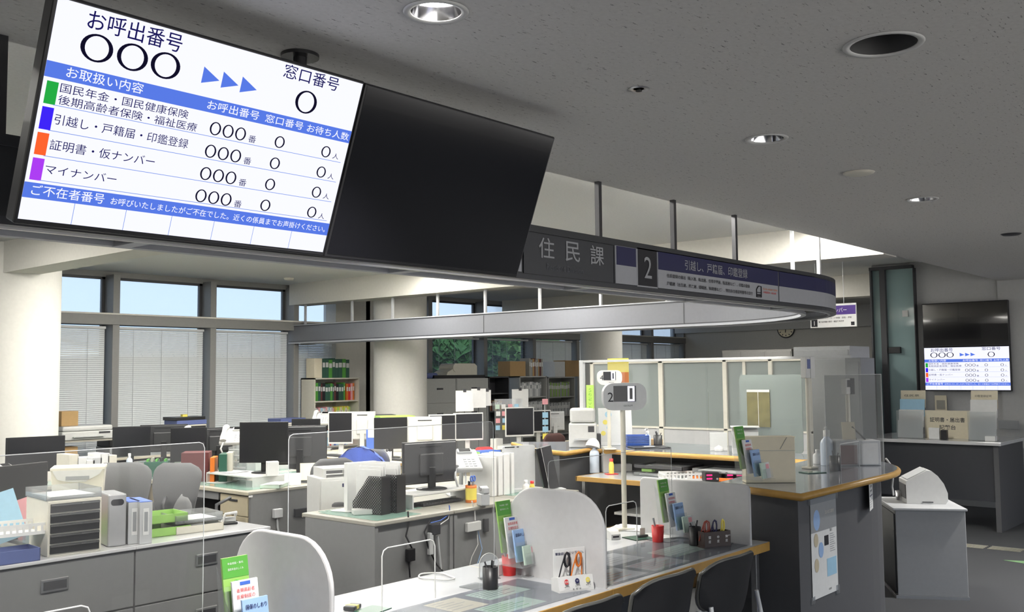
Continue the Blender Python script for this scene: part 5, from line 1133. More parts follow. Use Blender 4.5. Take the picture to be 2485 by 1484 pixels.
# white laptop-like panel and tall black reader
p = dp(1258, Y=5.12); t = T_('document_panel', 'large light grey plastic panel with dark slots on the centre desk', 'panel', p, A_(-20)); MB().prism(rrect(.30, .34, .02, 4), lambda u, v, h: (u-.15, h, v+.03), -.006, .006, 'light_gray').build('panel', t); MB().box(-.13, -.04, -.008, -.005, .355, .362, 'black_plastic').box(-.02, .0, -.008, -.005, .355, .362, 'black_plastic').build('slot', t); MB().box(-.17, .17, -.06, .10, 0, .03, 'light_gray', .005).build('base', t)
p = dp(1340, Y=4.98); t = T_('card_reader', 'tall black slanted reader stand beside the light grey panel', 'reader', p, A_(-30)); TT = Matrix.Rotation(A_(-12), 4, 'Y')
MB().box(-.075, -.035, -.02, .02, .01, .36, 'black_plastic', .004, T=TT).box(-.035, .055, -.022, .02, .01, .36, 'dark_gray', .004, T=TT).box(-.036, -.033, -.024, -.02, .01, .36, 'white_plastic', T=TT).build('body', t); MB().box(-.06, .10, -.05, .05, 0, .012, 'light_gray', .004).build('base', t)
# --- telephones
phone(dp(570, X=5.4), A_(-40), 'white desk telephone on a stand behind the red folder', riser=.26)
phone(dp(470, X=5.9), A_(-50), 'white desk telephone on a stand left of the big white printer', riser=.20)
phone(dp(783, X=7.9), A_(-45), 'white desk telephone on a stand beside the portrait monitor', riser=.28)
pg = phone(dp(1122, Y=5.28), A_(-35), 'pale grey telephone on an arm beside the white binders', 'light_gray', .17); pg.scale = (1.5, 1.5, 1.25)
phone(dp(22, Y=8.9), A_(20), 'white telephone at the left edge before the column', riser=.05)
# --- printers and machines
PW = dp(198, Y=11.35).x; PB = dp(285, Y=11.35).x
printer(Vector((PW, 11.35, .93)), 0, .62, .34, .16, 'wide white flat printer on the wooden shelf under the blinds')
t = T_('wooden_shelf', 'pale wooden shelf carrying the wide white printer', 'shelf', (PW, 11.38, DZ)); b = MB().box(-.36, .34, -.20, .20, .205, .225, 'desk_top').box(-.36, -.34, -.20, .20, 0, .205, 'desk_top').box(.32, .34, -.20, .20, 0, .205, 'desk_top'); b.build('frame', t)
box_thing('cardboard_box', 'open cardboard box on the wide white printer beside the column', 'box', (PW-.2, 11.38, 1.092), .22, .22, .17, 'cardboard', .2)
box_thing('cardboard_box', 'small cardboard box inside the wooden shelf', 'box', (PW-.18, 11.36, DZ), .20, .18, .15, 'cardboard')
papers((PW+.12, 11.36, DZ), 0, 5, 'papers inside the wooden shelf under the printer')
printer(Vector((PB, 11.35, DZ+.12)), 0, .36, .32, .20, 'black printer with yellow labels under the blinds', 'black_plastic')
box_thing('low_box', 'grey low box under the black printer', 'box', (PB, 11.35, DZ), .36, .34, .118, 'gray_plastic')
box_thing('yellow_label', 'yellow strip label on top of the black printer', 'label', (PB, 11.28, 1.022), .16, .02, .004, 'yellow')
printer(dp(640, Y=8.5, z=DZ+.1), A_(-20), .46, .36, .26, 'big white printer in the middle of the left island, window side')
box_thing('low_box', 'white low cabinet box under the big white printer', 'box', tuple(dp(640, Y=8.5)), .42, .34, .098, 'white_plastic', A_(-20))
def drawer_chest(loc, rz, sx, sy, n, h, m, mf, label, labels=True):
    t = T_('drawer_chest', label, 'drawer unit', loc, rz, 'small desktop drawer chests'); MB().box(-sx/2, sx/2, -sy/2+.004, sy/2, 0, h, m, .003).build('body', t); dh = (h-.02)/n
    for k in range(n):
        z = .01+k*dh; d = MB().box(-sx/2+.012, sx/2-.012, -sy/2-.002, -sy/2+.008, z+.004, z+dh-.004, mf).build('drawer', t)
        MB().box(-sx/2+.014, sx/2-.014, -sy/2-.012, -sy/2-.002, z+dh-.014, z+dh-.006, 'clear_plastic' if mf == 'black_plastic' else 'light_gray').build('handle', d)
    return t
p = dp(455, Y=11.3); drawer_chest((p.x, 11.3, DZ), 0, .36, .30, 4, .34, 'cream_plastic', 'black_plastic', 'beige drawer chest under the blinds with blue and black boxes on top')
box_thing('blue_box', 'flat blue box on the beige drawer chest, under the black one', 'box', (p.x-.03, 11.3, DZ+.343), .42, .30, .055, 'blue_box', 0, .003, 'flat blue boxes'); box_thing('black_tray', 'flat black tray topmost on the beige drawer chest by the blinds', 'tray', (p.x-.05, 11.3, DZ+.40), .42, .30, .04, 'black_plastic')
box_thing('sticky_note', 'pale yellow note on the flat black tray', 'note', (p.x-.1, 11.22, DZ+.442), .07, .05, .03, 'yellow')
p = dp(700, Y=11.3); drawer_chest((p.x, 11.3, DZ), 0, .36, .30, 4, .30, 'cream_plastic', 'cream_plastic', 'beige drawer chest beside the bookcase with a blue box on top')
box_thing('blue_box', 'flat blue box on the chest beside the bookcase', 'box', (p.x-.03, 11.3, DZ+.303), .42, .30, .055, 'blue_box', 0, .003, 'flat blue boxes')
# --- bookcase with its books
def bookcase(x, y, w_, h, shelves, label, m='cream_plastic', d=.32):
    t = T_('bookcase', label, 'bookcase', (x, y, 0)); MB().box(0, .02, 0, d, 0, h, m).box(w_-.02, w_, 0, d, 0, h, m).box(0, w_, 0, d, h-.02, h, m).box(0, w_, d-.01, d, 0, h, m).box(0, w_, 0, d, 0, .06, m).build('carcass', t)
    for z in shelves: MB().box(.02, w_-.02, .01, d-.01, z-.02, z, m).build('shelf_board', t)
    return t
def row(x, y, z, w_, hh, cols, label, group, cat='book', d=.22, seed=1, nm='book', th=(.03, .055)):
    rd = random.Random(seed); cx = x; k = 0; names = {'green': 'green', 'maroon': 'dark red', 'paper': 'white', 'yellow': 'yellow', 'orange': 'orange', 'sky_blue': 'pale blue', 'mat_dark_green': 'dark green', 'ink': 'black', 'cardboard': 'brown', 'lime': 'lime', 'pink': 'pink', 'light_gray': 'grey', 'gray_plastic': 'dark grey', 'blue': 'blue', 'desk_top': 'beige', 'leaf_light': 'olive', 'cream_plastic': 'cream'}
    while True:
        t_ = rd.uniform(*th)
        if cx+t_ > x+w_: break
        m = cols[k % len(cols)] if seed % 2 else rd.choice(cols); hk = hh*rd.uniform(.90, 1)
        ob = MB().box(0, t_-.002, 0, d, 0, hk, m, .002).box(.006, t_-.008, -.001, 0, hk*.55, hk*.8, 'paper' if m not in ('paper', 'cream_plastic') else 'gray_plastic').build(nm, None, (cx, y, z))
        tag(ob, '%s %s, %s' % (names.get(m, 'grey'), nm.replace('_', ' '), label), cat, '%s %s' % (names.get(m, 'grey'), group)); cx += t_; k += 1
bookcase(9.00, 11.55, .86, 1.61, (1.27, .93, .60), 'beige open bookcase with green binders on top, before the blinds')
row(9.20, 11.62, 1.61, .56, .30, ['mat_dark_green', 'mat_dark_green', 'green', 'mat_dark_green'], 'standing on top of the beige bookcase', 'binders on the bookcase top', 'binder', seed=3, nm='binder', th=(.055, .075))
box_thing('paper_box', 'cream box beside the green binders on the beige bookcase', 'box', (9.11, 11.70, 1.611), .14, .20, .29, 'paper_cream')
row(9.03, 11.62, 1.27, .62, .27, ['mat_dark_green', 'green', 'mat_dark_green', 'maroon', 'brown', 'mat_dark_green'] if 0 else ['mat_dark_green', 'green', 'mat_dark_green', 'maroon', 'ink', 'mat_dark_green'], 'on the upper shelf of the beige bookcase', 'books on the upper shelf of the beige bookcase', seed=5)
row(9.66, 11.62, 1.27, .16, .27, ['orange', 'red', 'pink'], 'at the right end of the upper shelf of the beige bookcase', 'books at the end of the upper shelf', seed=7)
row(9.03, 11.62, .93, .42, .25, ['paper', 'sky_blue', 'paper', 'light_gray', 'pink'], 'on the middle shelf of the beige bookcase', 'books on the middle shelf of the beige bookcase', seed=9, th=(.02, .035))
row(9.46, 11.62, .93, .30, .25, ['yellow', 'lime', 'yellow', 'paper'], 'at the right of the middle shelf of the beige bookcase', 'books right on the middle shelf', seed=11, th=(.02, .035))
row(9.03, 11.62, .60, .76, .24, ['paper', 'blue', 'sky_blue', 'paper', 'red'], 'on the lowest visible shelf of the beige bookcase', 'books on the low shelf of the beige bookcase', seed=13, th=(.025, .05))
# --- steel cabinets and shelves on the right of the second column
CY2 = 11.0
def steel_cabinet(x, w_, h, label):
    t = T_('steel_cabinet', label, 'cabinet', (x, CY2, 0), 0, 'pale grey steel drawer cabinets'); MB().box(0, w_, .01, .5, 0, h, 'gray_plastic' if 0 else 'steel_gray', .004).build('body', t)
    n = 4; dh = h/n
    for k in range(n):
        d = MB().box(.012, w_-.012, -.004, .012, k*dh+.006, (k+1)*dh-.006, 'steel_gray', .003).build('drawer', t); MB().box(w_*.45, w_*.62, -.012, -.003, (k+.55)*dh, (k+.62)*dh, 'dark_gray').build('handle', d)
P('steel_gray', (.44, .445, .43), .5)
steel_cabinet(10.62, .80, 1.58, 'pale grey steel drawer cabinet next to the round column'); steel_cabinet(11.43, .78, 1.58, 'pale grey steel drawer cabinet beside the open shelf')
bookcase(12.22, CY2, .52, 1.60, (1.32, 1.02, .7), 'narrow dark open shelf right of the steel cabinets', 'dark_gray')
row(12.26, CY2+.05, 1.02, .38, .18, ['cardboard', 'maroon', 'gray_plastic'], 'on the narrow dark shelf', 'books on the narrow dark shelf', seed=15)
box_thing('black_tray', 'flat black tray on the steel cabinets under the beige machine', 'tray', (11.55, CY2+.2, 1.582), 1.2, .36, .05, 'black_plastic')
t = T_('label_machine', 'old beige office machine on the steel cabinets beside the column', 'machine', (11.62, CY2+.2, 1.633)); MB().prism([(-.36, 0), (.36, 0), (.36, .15), (.30, .19), (-.10, .19), (-.14, .13), (-.34, .05)], lambda u, v, h: (u, h, v), -.15, .15, 'cream_plastic').build('body', t); MB().cyl((-.15, -.16, .12), (-.15, .16, .12), .07, 'cream_plastic', n=20).build('roller', t)
box_thing('blue_bag', 'folded blue bag on the steel cabinet beside the beige machine', 'bag', (10.92, CY2+.2, 1.582), .35, .30, .09, 'blue_box', .3, .035)
bookcase(13.02, CY2, .76, 1.60, (1.24, .9, .55), 'grey open bookcase beyond the clear windows', 'steel_gray'); bookcase(13.82, CY2, .80, 1.58, (1.22, .88, .55), 'grey open bookcase before the third round column', 'steel_gray')
row(13.05, CY2+.05, 1.24, .68, .26, ['light_gray', 'gray_plastic', 'light_gray', 'paper'], 'on the upper shelf of the grey bookcase', 'binders on the grey bookcase', 'binder', seed=17, nm='binder')
row(13.05, CY2+.05, .90, .68, .26, ['light_gray', 'gray_plastic', 'light_gray'], 'on the second shelf of the grey bookcase', 'binders on the second shelf of the grey bookcase', 'binder', seed=19, nm='binder')
row(13.86, CY2+.05, 1.22, .7, .27, ['leaf_light', 'gray_plastic', 'leaf_light', 'desk_top'], 'on the upper shelf before the third column', 'binders before the third column', 'binder', seed=21, nm='binder')
row(13.86, CY2+.05, .88, .7, .24, ['light_gray', 'gray_plastic'], 'on the second shelf before the third column', 'binders low before the third column', 'binder', seed=23, nm='binder')
for x, w_, h, m, lab in ((12.85, .42, .26, 'cardboard', 'brown cardboard box on top of the grey bookcase, left end'), (14.05, .30, .28, 'paper', 'white and red box on the bookcase before the third column'), (14.42, .42, .30, 'cardboard', 'brown cardboard box on the bookcase before the third column')):
    box_thing('storage_box', lab, 'box', (x+.15, CY2+.16, 1.602 if x < 13.8 else 1.582), w_, .28, h, m)
row(13.35, CY2+.05, 1.60, .42, .32, ['desk_top', 'gray_plastic', 'cardboard', 'maroon'], 'standing on top of the grey bookcase', 'files on the grey bookcase top', 'binder', seed=25, nm='binder')
# --- glass note boards and clipboards
t = T_('note_board', 'clear standing board covered with pastel sticky notes', 'board', dp(1235, Y=8.35), A_(-25)); MB().box(-.20, .20, -.002, .002, .02, .62, 'clear_plastic').box(-.2, .2, -.04, .04, 0, .02, 'white_plastic').build('board', t)
rd = random.Random(5)
for k in range(16): x, z = -.16+.09*(k % 4)+rd.uniform(-.01, .01), .25+.09*(k//4); MB().box(x-.03, x+.03, -.005, -.0025, z-.03, z+.03, ('sky_blue', 'yellow', 'pale_green', 'paper', 'pink')[k % 5]).build('sticky_note', t)
for px, Y, w_, h, zb, lab in ((1128, 8.45, .24, .26, .48, 'white sheet on a clip stand above the square monitors, left one'), (1162, 8.4, .20, .24, .52, 'white sheet on a clip stand above the square monitors, middle one'), (1183, 8.38, .10, .20, .54, 'small white sheet on a clip stand above the square monitors'), (1263, 8.4, .24, .28, .46, 'white sheet hung by clips above the monitor right of the red pouch')):
    t = T_('clipboard', lab, 'clipboard', dp(px, Y=Y), A_(-25), 'sheets on clip stands'); MB().box(-w_/2, w_/2, -.004, 0, zb, zb+h, 'paper').build('sheet', t); MB().box(-.02, .02, -.008, .006, zb+h-.02, zb+h+.02, 'dark_gray').build('clip', t); MB().cyl((0, .008, 0), (0, .008, zb+h), .006, 'dark_gray', n=8).cyl((0, .008, 0), (0, .008, .012), .06, 'dark_gray', n=16).build('stand', t)
t = T_('note_pole', 'thin pole with pink and blue sticky notes beside the brown chair', 'stand', dp(1323, Y=7.85), A_(-25)); MB().cyl((0, 0, 0), (0, 0, .62), .006, 'light_gray', n=8).cyl((0, 0, 0), (0, 0, .012), .05, 'light_gray').build('pole', t)
for k, m in enumerate(('pink', 'sky_blue', 'sky_blue', 'sky_blue', 'yellow')): MB().box(-.04, .04, -.012, -.007, .55-.09*k-.08*(k > 0), .62-.09*k-.08*(k > 0), m).build('sticky_note', t)
# --- desk clutter of the wood-edged desks
keyboard(dp(820, X=7.40), A_(-90), 'black keyboard before the portrait monitor'); keyboard(dp(1255, Y=7.86), A_(-8), 'black keyboard under the monitor right of the red pouch'); keyboard(dp(985, X=7.45), A_(-90), 'black keyboard left of the green tray')
t = T_('monitor_stand', 'low white stand over the keyboard right of the red pouch', 'stand', dp(1268, Y=8.0), 0)
MB().box(-.26, .26, -.03, .30, .03, .045, 'white_plastic').box(-.26, -.245, -.03, .30, 0, .03, 'white_plastic').box(.245, .26, -.03, .30, 0, .03, 'white_plastic').build('stand', t); t.location.y = 8.02
bottle(dp(787, X=7.45), .026, .12, 'green', 'red', 'red-capped green bottle beside the portrait monitor', capr=.6)
box_thing('box_file', 'lime green flat box file on the grey box near the second column', 'box', tuple(dp(958, X=8.35, z=DZ+.36)), .44, .34, .075, 'lime', A_(-30)); box_thing('grey_box', 'grey and white office box under the lime green file', 'box', tuple(dp(958, X=8.35)), .42, .34, .357, 'light_gray', A_(-30)); box_thing('black_tray', 'flat black tray beside the lime green file', 'tray', tuple(dp(925, X=8.75, z=DZ)), .34, .28, .42, 'dark_gray', A_(-30))
t = T_('folder_holder', 'blue folder holder beside the black monitor', 'holder', dp(910, X=7.85), A_(-50)); MB().prism([(-.10, 0), (.10, 0), (.10, .30), (-.10, .30), (-.10, .12)], lambda u, v, h: (u, h, v), -.03, .03, 'blue').build('holder', t); MB().box(-.08, .02, -.034, -.031, .2, .36, 'paper').build('card', t)
box_thing('yellow_box', 'yellow box file leaning by the white square monitor back', 'box', tuple(dp(1078, X=7.55)), .24, .20, .11, 'yellow', A_(-30), .004)
tray(dp(1118, X=7.42, z=DZ+.088), A_(-30), .34, .26, .05, 'green_pale', 'bright green letter tray beside the yellow box file')
t = T_('mesh_tray', 'black mesh tray stack under the bright green tray', 'tray', dp(1118, X=7.42), A_(-30)); MB().box(-.15, .15, -.11, .11, 0, .086, 'black_plastic', .004).build('frame', t)
pen_cup(dp(942, X=7.35), .04, .10, 'clear cup full of scissors and pens behind the big monitor', 'light_gray', 6, 3); pen_cup(dp(1010, X=7.5), .035, .13, 'dark cup of pens left of the yellow box file', 'dark_gray', 5, 9)
o = box_thing('red_pouch', 'crumpled red pouch between the white square monitors', 'pouch', tuple(dp(1175, Y=7.95)), .20, .13, .07, 'red', A_(-20), .03)
box_thing('blue_book', 'thick blue book below the red pouch', 'book', tuple(dp(1178, Y=7.80)), .30, .20, .045, 'blue', A_(-10)); box_thing('black_book', 'flat black binder beside the blue book', 'binder', tuple(dp(1215, Y=7.82)), .28, .20, .025, 'dark_gray', A_(-5))
box_thing('white_box', 'small white box behind the red pouch', 'box', tuple(dp(1205, Y=8.25)), .13, .10, .13, 'white_plastic')
p = az(1318, 1092, .86); t = T_('label_printer', 'cream label printer with a dark window on the angled counter end', 'printer', (p.x+.15, p.y+.12, 1.0005) if 0 else tuple(dp(1310, Y=6.0, z=.7015)), A_(-35))
MB().prism([(-.20, 0), (.20, 0), (.20, .10), (.10, .16), (-.06, .15), (-.20, .05)], lambda u, v, h: (h, u, v), -.26, .22, 'cream_plastic').build('body', t); MB().box(-.16, .0, -.115, -.06, .125, .145, 'dark_gray').build('window', t); MB().lathe([(.08, 0), (.09, .04), (.07, .09), (0, .11)], 'cream_plastic', (.14, .04, .13), 18).build('roll_cover', t)
desk((5.75, 5.78, 0), 0, .95, .60, 'grey desk carrying the cream label printer', 'desks in the centre front', drawer=False, mats=False)
# --- mid-left island, near desk
t = T_('monitor_stand', 'white monitor stand with papers on the near left desk', 'stand', (5.08, 7.50, DZ), -PI/2); MB().box(-.36, .36, -.16, .16, .075, .088, 'white_plastic', .003).box(-.36, -.348, -.16, .16, 0, .075, 'white_plastic').box(.348, .36, -.16, .16, 0, .075, 'white_plastic').build('stand', t)
p = az(683, 1152, DZ+.088); box_thing('tissue_box', 'white tissue box standing on the white monitor stand', 'box', (5.10, 7.12, DZ+.089), .10, .11, .12, 'paper', A_(-30))
papers((5.06, 7.72, DZ+.089), .2, 3, 'papers on the white monitor stand')
box_thing('memo_stack', 'stack of pastel memo pads on the near left desk', 'papers', tuple(az(668, 1180, DZ)), .28, .17, .03, 'pale_green', A_(35)); p = az(672, 1172, DZ+.03); papers((p.x, p.y, DZ+.031), A_(35), 2, 'lilac-white paper on the pastel memo pads', .25, .15)
mouse(az(628, 1170, DZ), A_(30), 'black mouse on the green pad of the near left desk'); mouse(az(822, 1228, DZ+.002), A_(60), 'black mouse on the centre desk green pad', 'dark_gray'); papers(az(540, 1168, DZ+.002), A_(20), 2, 'white sheet on the green pad of the near left desk', .25, .2)
t = T_('desk_calendar', 'blank cream desk calendar on its easel at the corner of the left island', 'calendar', az(757, 1168, DZ), A_(-35)); MB().prism([(-.06, 0), (.06, 0), (.0, .15)], lambda u, v, h: (h, u, v), -.10, .10, 'dark_gray').box(-.105, .105, -.064, -.058, .0, .155, 'paper_cream', T=Matrix.Rotation(A_(-20), 4, 'X')).build('easel', t)
t = T_('desk_calendar', 'small white desk calendar beside the tissue box', 'calendar', az(710, 1175, DZ), A_(-35)); MB().prism([(-.05, 0), (.05, 0), (.0, .10)], lambda u, v, h: (h, u, v), -.07, .07, 'paper').build('easel', t)
for k, (px, m, hh, th, lab, cat_) in enumerate(((478, 'maroon', .26, .24, 'dark red folder standing on the near left desk behind the grey chair', 'folder'), (520, 'orange', .22, .04, 'orange-edged folder beside the dark red one', 'folder'), (545, 'mat_dark_green', .25, .07, 'dark green binder beside the clear drawers', 'binder'), (560, 'cream_plastic', .26, .05, 'cream upright board beside the dark green binder', 'panel'))):
    p = dp(px, X=4.95+.06*k); box_thing('folder' if cat_ == 'folder' else 'standing_binder', lab, cat_, tuple(p), th, .22, hh, m, A_(-40))
drawer_chest(tuple(dp(588, X=5.15)+Vector((.12, .18, 0))), A_(-55), .18, .22, 5, .30, 'clear_plastic', 'clear_plastic', 'clear plastic drawer chest behind the dark green binder')
o = box_thing('black_bag', 'small crumpled black pouch beside the green binder', 'pouch', tuple(az(520, 1160, DZ)), .15, .09, .07, 'black_plastic', .4, .03)
bottle(dp(315, X=4.95), .03, .19, 'cyan_bottle', 'white_plastic', 'small clear plastic bottle with white cap behind the left swivel chair', capr=.45)
bottle(dp(328, X=5.0), .02, .10, 'red', 'red', 'little red bottle beside the clear plastic bottle')
t = T_('book_holder', 'black holder full of green folders behind the two swivel chairs', 'holder', dp(382, X=4.95), A_(-35)); MB().box(-.11, .11, -.08, .08, 0, .14, 'mat_dark_green', .003).build('holder', t)
for k in range(5): MB().box(-.09+.04*k, -.07+.04*k, -.07, .07, .02, .16+.012*(k % 2), ('green', 'desk_top', 'green', 'ink', 'green')[k]).build('folder', t)
for px, X, hh, lab, m in ((165, 4.4, .28, 'first', 'cream_plastic'), (185, 4.5, .25, 'second', 'paper'), (205, 4.6, .22, 'third', 'paper'), (222, 4.7, .24, 'fourth', 'light_gray'), (240, 4.8, .27, 'fifth', 'paper'), (258, 4.9, .25, 'last', 'cream_plastic')):
    p = dp(px, Y=8.6, z=DZ); box_thing('magazine_file', 'upright file box with papers above the beige storage box, %s from the left' % lab, 'file box', tuple(p), .085, .24, hh, m, 0, .003, 'row of upright file boxes')
desk((4.22, 8.45, 0), 0, .48, .5, 'narrow grey desk carrying the upright file boxes', 'desks of the left side', drawer=False, mats=False)
# bigger beige storage box on the rear desk
p = dp(194, Y=6.82); t = T_('storage_box', 'beige plastic storage box with a moulded handle, left of the swivel chairs', 'box', (p.x, p.y, DZ), A_(-30))
MB().prism([(-.15, 0), (.15, 0), (.17, .32), (-.17, .32)], lambda u, v, h: (u, h, v), -.12, .12, 'cream_plastic').box(-.175, .175, -.125, .125, .305, .33, 'cream_plastic', .006).build('body', t)
MB().prism([(-.16, .31), (-.13, .25), (-.05, .23), (.05, .23), (.14, .28), (.16, .31)], lambda u, v, h: (u, h, v), -.130, -.118, 'white_plastic').box(-.075, .075, -.134, -.129, .245, .27, 'gray_plastic').build('handle', t)
# --- cabinet tops at the front left
p = az(180, 1335, .7035); zc = .7035
dc = drawer_chest((2.52, 5.44, zc), A_(-6), .28, .36, 5, .29, 'cream_plastic', 'black_plastic', 'cream chest with five black drawers on the front file cabinets')
t = tray((2.52, 5.45, zc+.292), A_(-6), .29, .34, .05, 'clear_plastic', 'clear letter tray full of papers on the five-drawer chest')
tray((2.13, 5.38, zc+.19), A_(-6), .20, .14, .005, 'white_plastic', 'x', False) if 0 else None
basket((2.25, 5.44, zc+.12), A_(-10), 'white perforated basket left of the five-drawer chest'); box_thing('riser_box', 'pale box under the white perforated basket', 'box', (2.27, 5.50, zc), .14, .14, .118, 'clear_plastic', A_(-10), 0)
t = tray((2.16, 5.33, zc) if 0 else (2.11, 5.325, zc), A_(-4), .40, .17, .065, 'blue_box', 'slate blue open box of papers at the left end of the cabinet tops', name='open_box', cat='box')
def magfile(loc, rz, m, label, sx=.10, hh=.29):
    t = T_('magazine_file', label, 'file box', loc, rz); MB().box(-sx/2, sx/2, -.12, .12, 0, hh, m, .008).build('body', t); MB().prism(rrect(sx*.7, .035, .016, 4), lambda u, v, h: (u-sx*.35, h, v+hh*.78), -.1215, -.1195, 'ink').build('grip_hole', t)
p = az(288, 1325, zc); magfile((p.x+.02, p.y+.13, zc), A_(-12), 'silver', 'silver-grey magazine holder with an oval grip hole on the cabinet tops') if 'silver' in M else (P('silver', (.42, .42, .43), .3, metal=.3), magfile((p.x+.02, p.y+.13, zc), A_(-12), 'silver', 'silver-grey magazine holder with an oval grip hole on the cabinet tops'))
for px, lab in ((332, 'left'), (360, 'right')):
    p = az(px, 1318, zc); t = T_('binder', 'grey binder with blue edge on the cabinet tops, the %s one of the pair' % lab, 'binder', (p.x+.01, p.y+.12, zc), A_(-12)); MB().box(-.035, .035, -.12, .12, 0, .235, 'light_gray', .002).build('cover', t); MB().box(-.034, .034, -.12, .12, .235, .239, 'blue').build('blue_edge', t); MB().box(-.016, .016, -.1215, -.1195, .05, .20, 'paper').box(-.010, .010, -.1225, -.121, .07, .18, 'gray_plastic').build('spine_label', t)
p = az(415, 1300, zc); tray((p.x, p.y+.14, zc), A_(-8), .30, .24, .05, 'green_pale', 'bright green letter tray with papers on the cabinet tops, lower one'); tray((p.x, p.y+.15, zc+.075), A_(-8), .28, .22, .05, 'green_pale', 'bright green letter tray with papers on the cabinet tops, upper one')
t = T_('tray_supports', 'clear posts between the two bright green trays', 'supports', (p.x, p.y+.145, zc+.008), A_(-8)); MB().box(-.12, -.115, -.1, .1, 0, .066, 'clear_plastic').box(.115, .12, -.1, .1, 0, .066, 'clear_plastic').build('post', t)
p = az(495, 1290, zc); tray((p.x, p.y+.14, zc), A_(-8), .30, .26, .045, 'cream_plastic', 'clear cream letter tray with papers right of the green trays, lower'); tray((p.x, p.y+.15, zc+.06), A_(-8), .30, .26, .05, 'clear_plastic', 'clear letter tray with papers right of the green trays, upper', group='upper trays'); t = T_('tray_supports', 'clear posts between the two cream trays', 'supports', (p.x, p.y+.145, zc+.006), A_(-8)); MB().box(-.13, -.125, -.1, .1, 0, .053, 'clear_plastic').box(.125, .13, -.1, .1, 0, .053, 'clear_plastic').build('post', t)
p = az(562, 1272, zc); t = T_('hole_punch', 'white two-hole punch with black base at the end of the cabinet tops', 'hole punch', (p.x, p.y+.03, zc), A_(-20)); MB().box(-.05, .05, -.03, .03, 0, .014, 'black_plastic', .004).build('base', t); MB().tube([(-.045, -.02, .02), (-.03, -.03, .07), (.04, -.03, .075), (.045, .02, .05)], .009, 'white_plastic', 6).box(-.045, .045, .0, .02, .014, .045, 'white_plastic', .004).build('lever', t)
tray((2.85, 5.92, DZ), A_(10), .40, .28, .10, 'lime', 'lime green tray holding folders behind the five-drawer chest', name='open_box', cat='box')
for x, y, w_, h, m, lean, lab in ((2.36, 5.86, .30, .28, 'sky_blue', -.35, 'pale blue folder leaning at the left behind the white basket'), (2.62, 5.98, .22, .24, 'pink', -.3, 'pink folder leaning behind the pale blue one')):
    t = T_('leaning_folder', lab, 'folder', (x, y, DZ+.012), A_(-5)); MB().box(-w_/2, w_/2, -.004, .004, 0, h, m, T=Matrix.Rotation(-.2, 4, 'X') @ Matrix.Rotation(-.25, 4, 'Y')).build('cover', t)
t = T_('orange_trays', 'orange letter tray stack at the left edge beside the white basket', 'tray', (2.03, 5.56, zc), A_(-5)); MB().box(-.15, .15, -.11, .11, 0, .02, 'orange', .004).box(-.15, .15, -.11, .11, .10, .12, 'orange', .004).box(-.15, -.14, -.11, .11, 0, .12, 'clear_plastic').box(.14, .15, -.11, .11, 0, .12, 'clear_plastic').build('tray', t)
pen_cup((1.84, 5.50, zc), .035, .09, 'green and white cup of pens at the left edge of the cabinet tops', 'lime', 3, 11)
# --- centre desk
def meshfile(loc, rz, label):
    t = T_('mesh_file_box', label, 'file box', loc, rz, 'black mesh file boxes'); MB().prism([(-.12, 0), (.13, 0), (.13, .26), (.02, .26), (-.12, .08)], lambda u, v, h: (h, -u, v), -.05, -.047, 'black_mesh').prism([(-.12, 0), (.13, 0), (.13, .26), (.02, .26), (-.12, .08)], lambda u, v, h: (h, -u, v), .047, .05, 'black_mesh').box(-.05, .05, -.133, -.128, 0, .26, 'black_plastic').box(-.05, .05, -.13, .12, 0, .004, 'black_plastic').build('box', t)
    for k in range(3): MB().box(-.035+.025*k, -.028+.025*k, -.11, .10, .006, .30+.02*k, 'paper').build('paper_sheet', t)
    return t
def meshmat():
    m = bpy.data.materials.new('black_mesh'); m.use_nodes = True; M['black_mesh'] = m; nt = m.node_tree; N = nt.nodes.new; b = nt.nodes['Principled BSDF']; b.inputs['Base Color'].default_value = (.012, .012, .014, 1); b.inputs['Roughness'].default_value = .45
    t = N('ShaderNodeTexCoord'); mp = N('ShaderNodeMapping'); mp.inputs['Rotation'].default_value = (0, 0, math.radians(45)); v = N('ShaderNodeTexVoronoi'); v.voronoi_dimensions = '2D'; v.inputs['Scale'].default_value = 70; sx = N('ShaderNodeSeparateXYZ'); cb = N('ShaderNodeCombineXYZ'); nt.links.new(t.outputs['Object'], sx.inputs[0]); nt.links.new(sx.outputs['Y'], cb.inputs['X']); nt.links.new(sx.outputs['Z'], cb.inputs['Y']); v.inputs['Randomness'].default_value = 0
    r = N('ShaderNodeMath'); r.operation = 'GREATER_THAN'; r.inputs[1].default_value = .36; nt.links.new(cb.outputs[0], mp.inputs[0]); nt.links.new(mp.outputs[0], v.inputs['Vector']); nt.links.new(v.outputs['Distance'], r.inputs[0]); nt.links.new(r.outputs[0], b.inputs['Alpha'])
meshmat()
p = az(952, 1246, DZ); meshfile((p.x+.06, p.y+.13, DZ), A_(10), 'black mesh file box with papers, right-hand one on the centre desk'); meshfile((p.x-.07, p.y+.14, DZ), A_(10), 'black mesh file box with a wooden clip, left-hand one on the centre desk')
box_thing('paper_bundle', 'tall bundle of white papers standing in the mesh file boxes', 'papers', (p.x+.0, p.y+.33, DZ), .24, .05, .335, 'paper', A_(-10))
o = MB().box(-.20, .20, -.30, .30, 0, .0018, 'mat_green').build('desk_pad', None, (4.50, 5.16, DZ-.001)); tag(o, 'green desk pad at the left end of the centre desk', 'desk pad')
p = az(890, 1248, DZ); box_thing('white_box', 'small white box lying on the centre desk corner', 'box', (p.x, p.y+.04, DZ+.002), .14, .10, .035, 'white_plastic', A_(-30), .004); papers(az(850, 1236, DZ+.002), A_(10), 3, 'papers on the green pad of the centre desk', .24, .16)
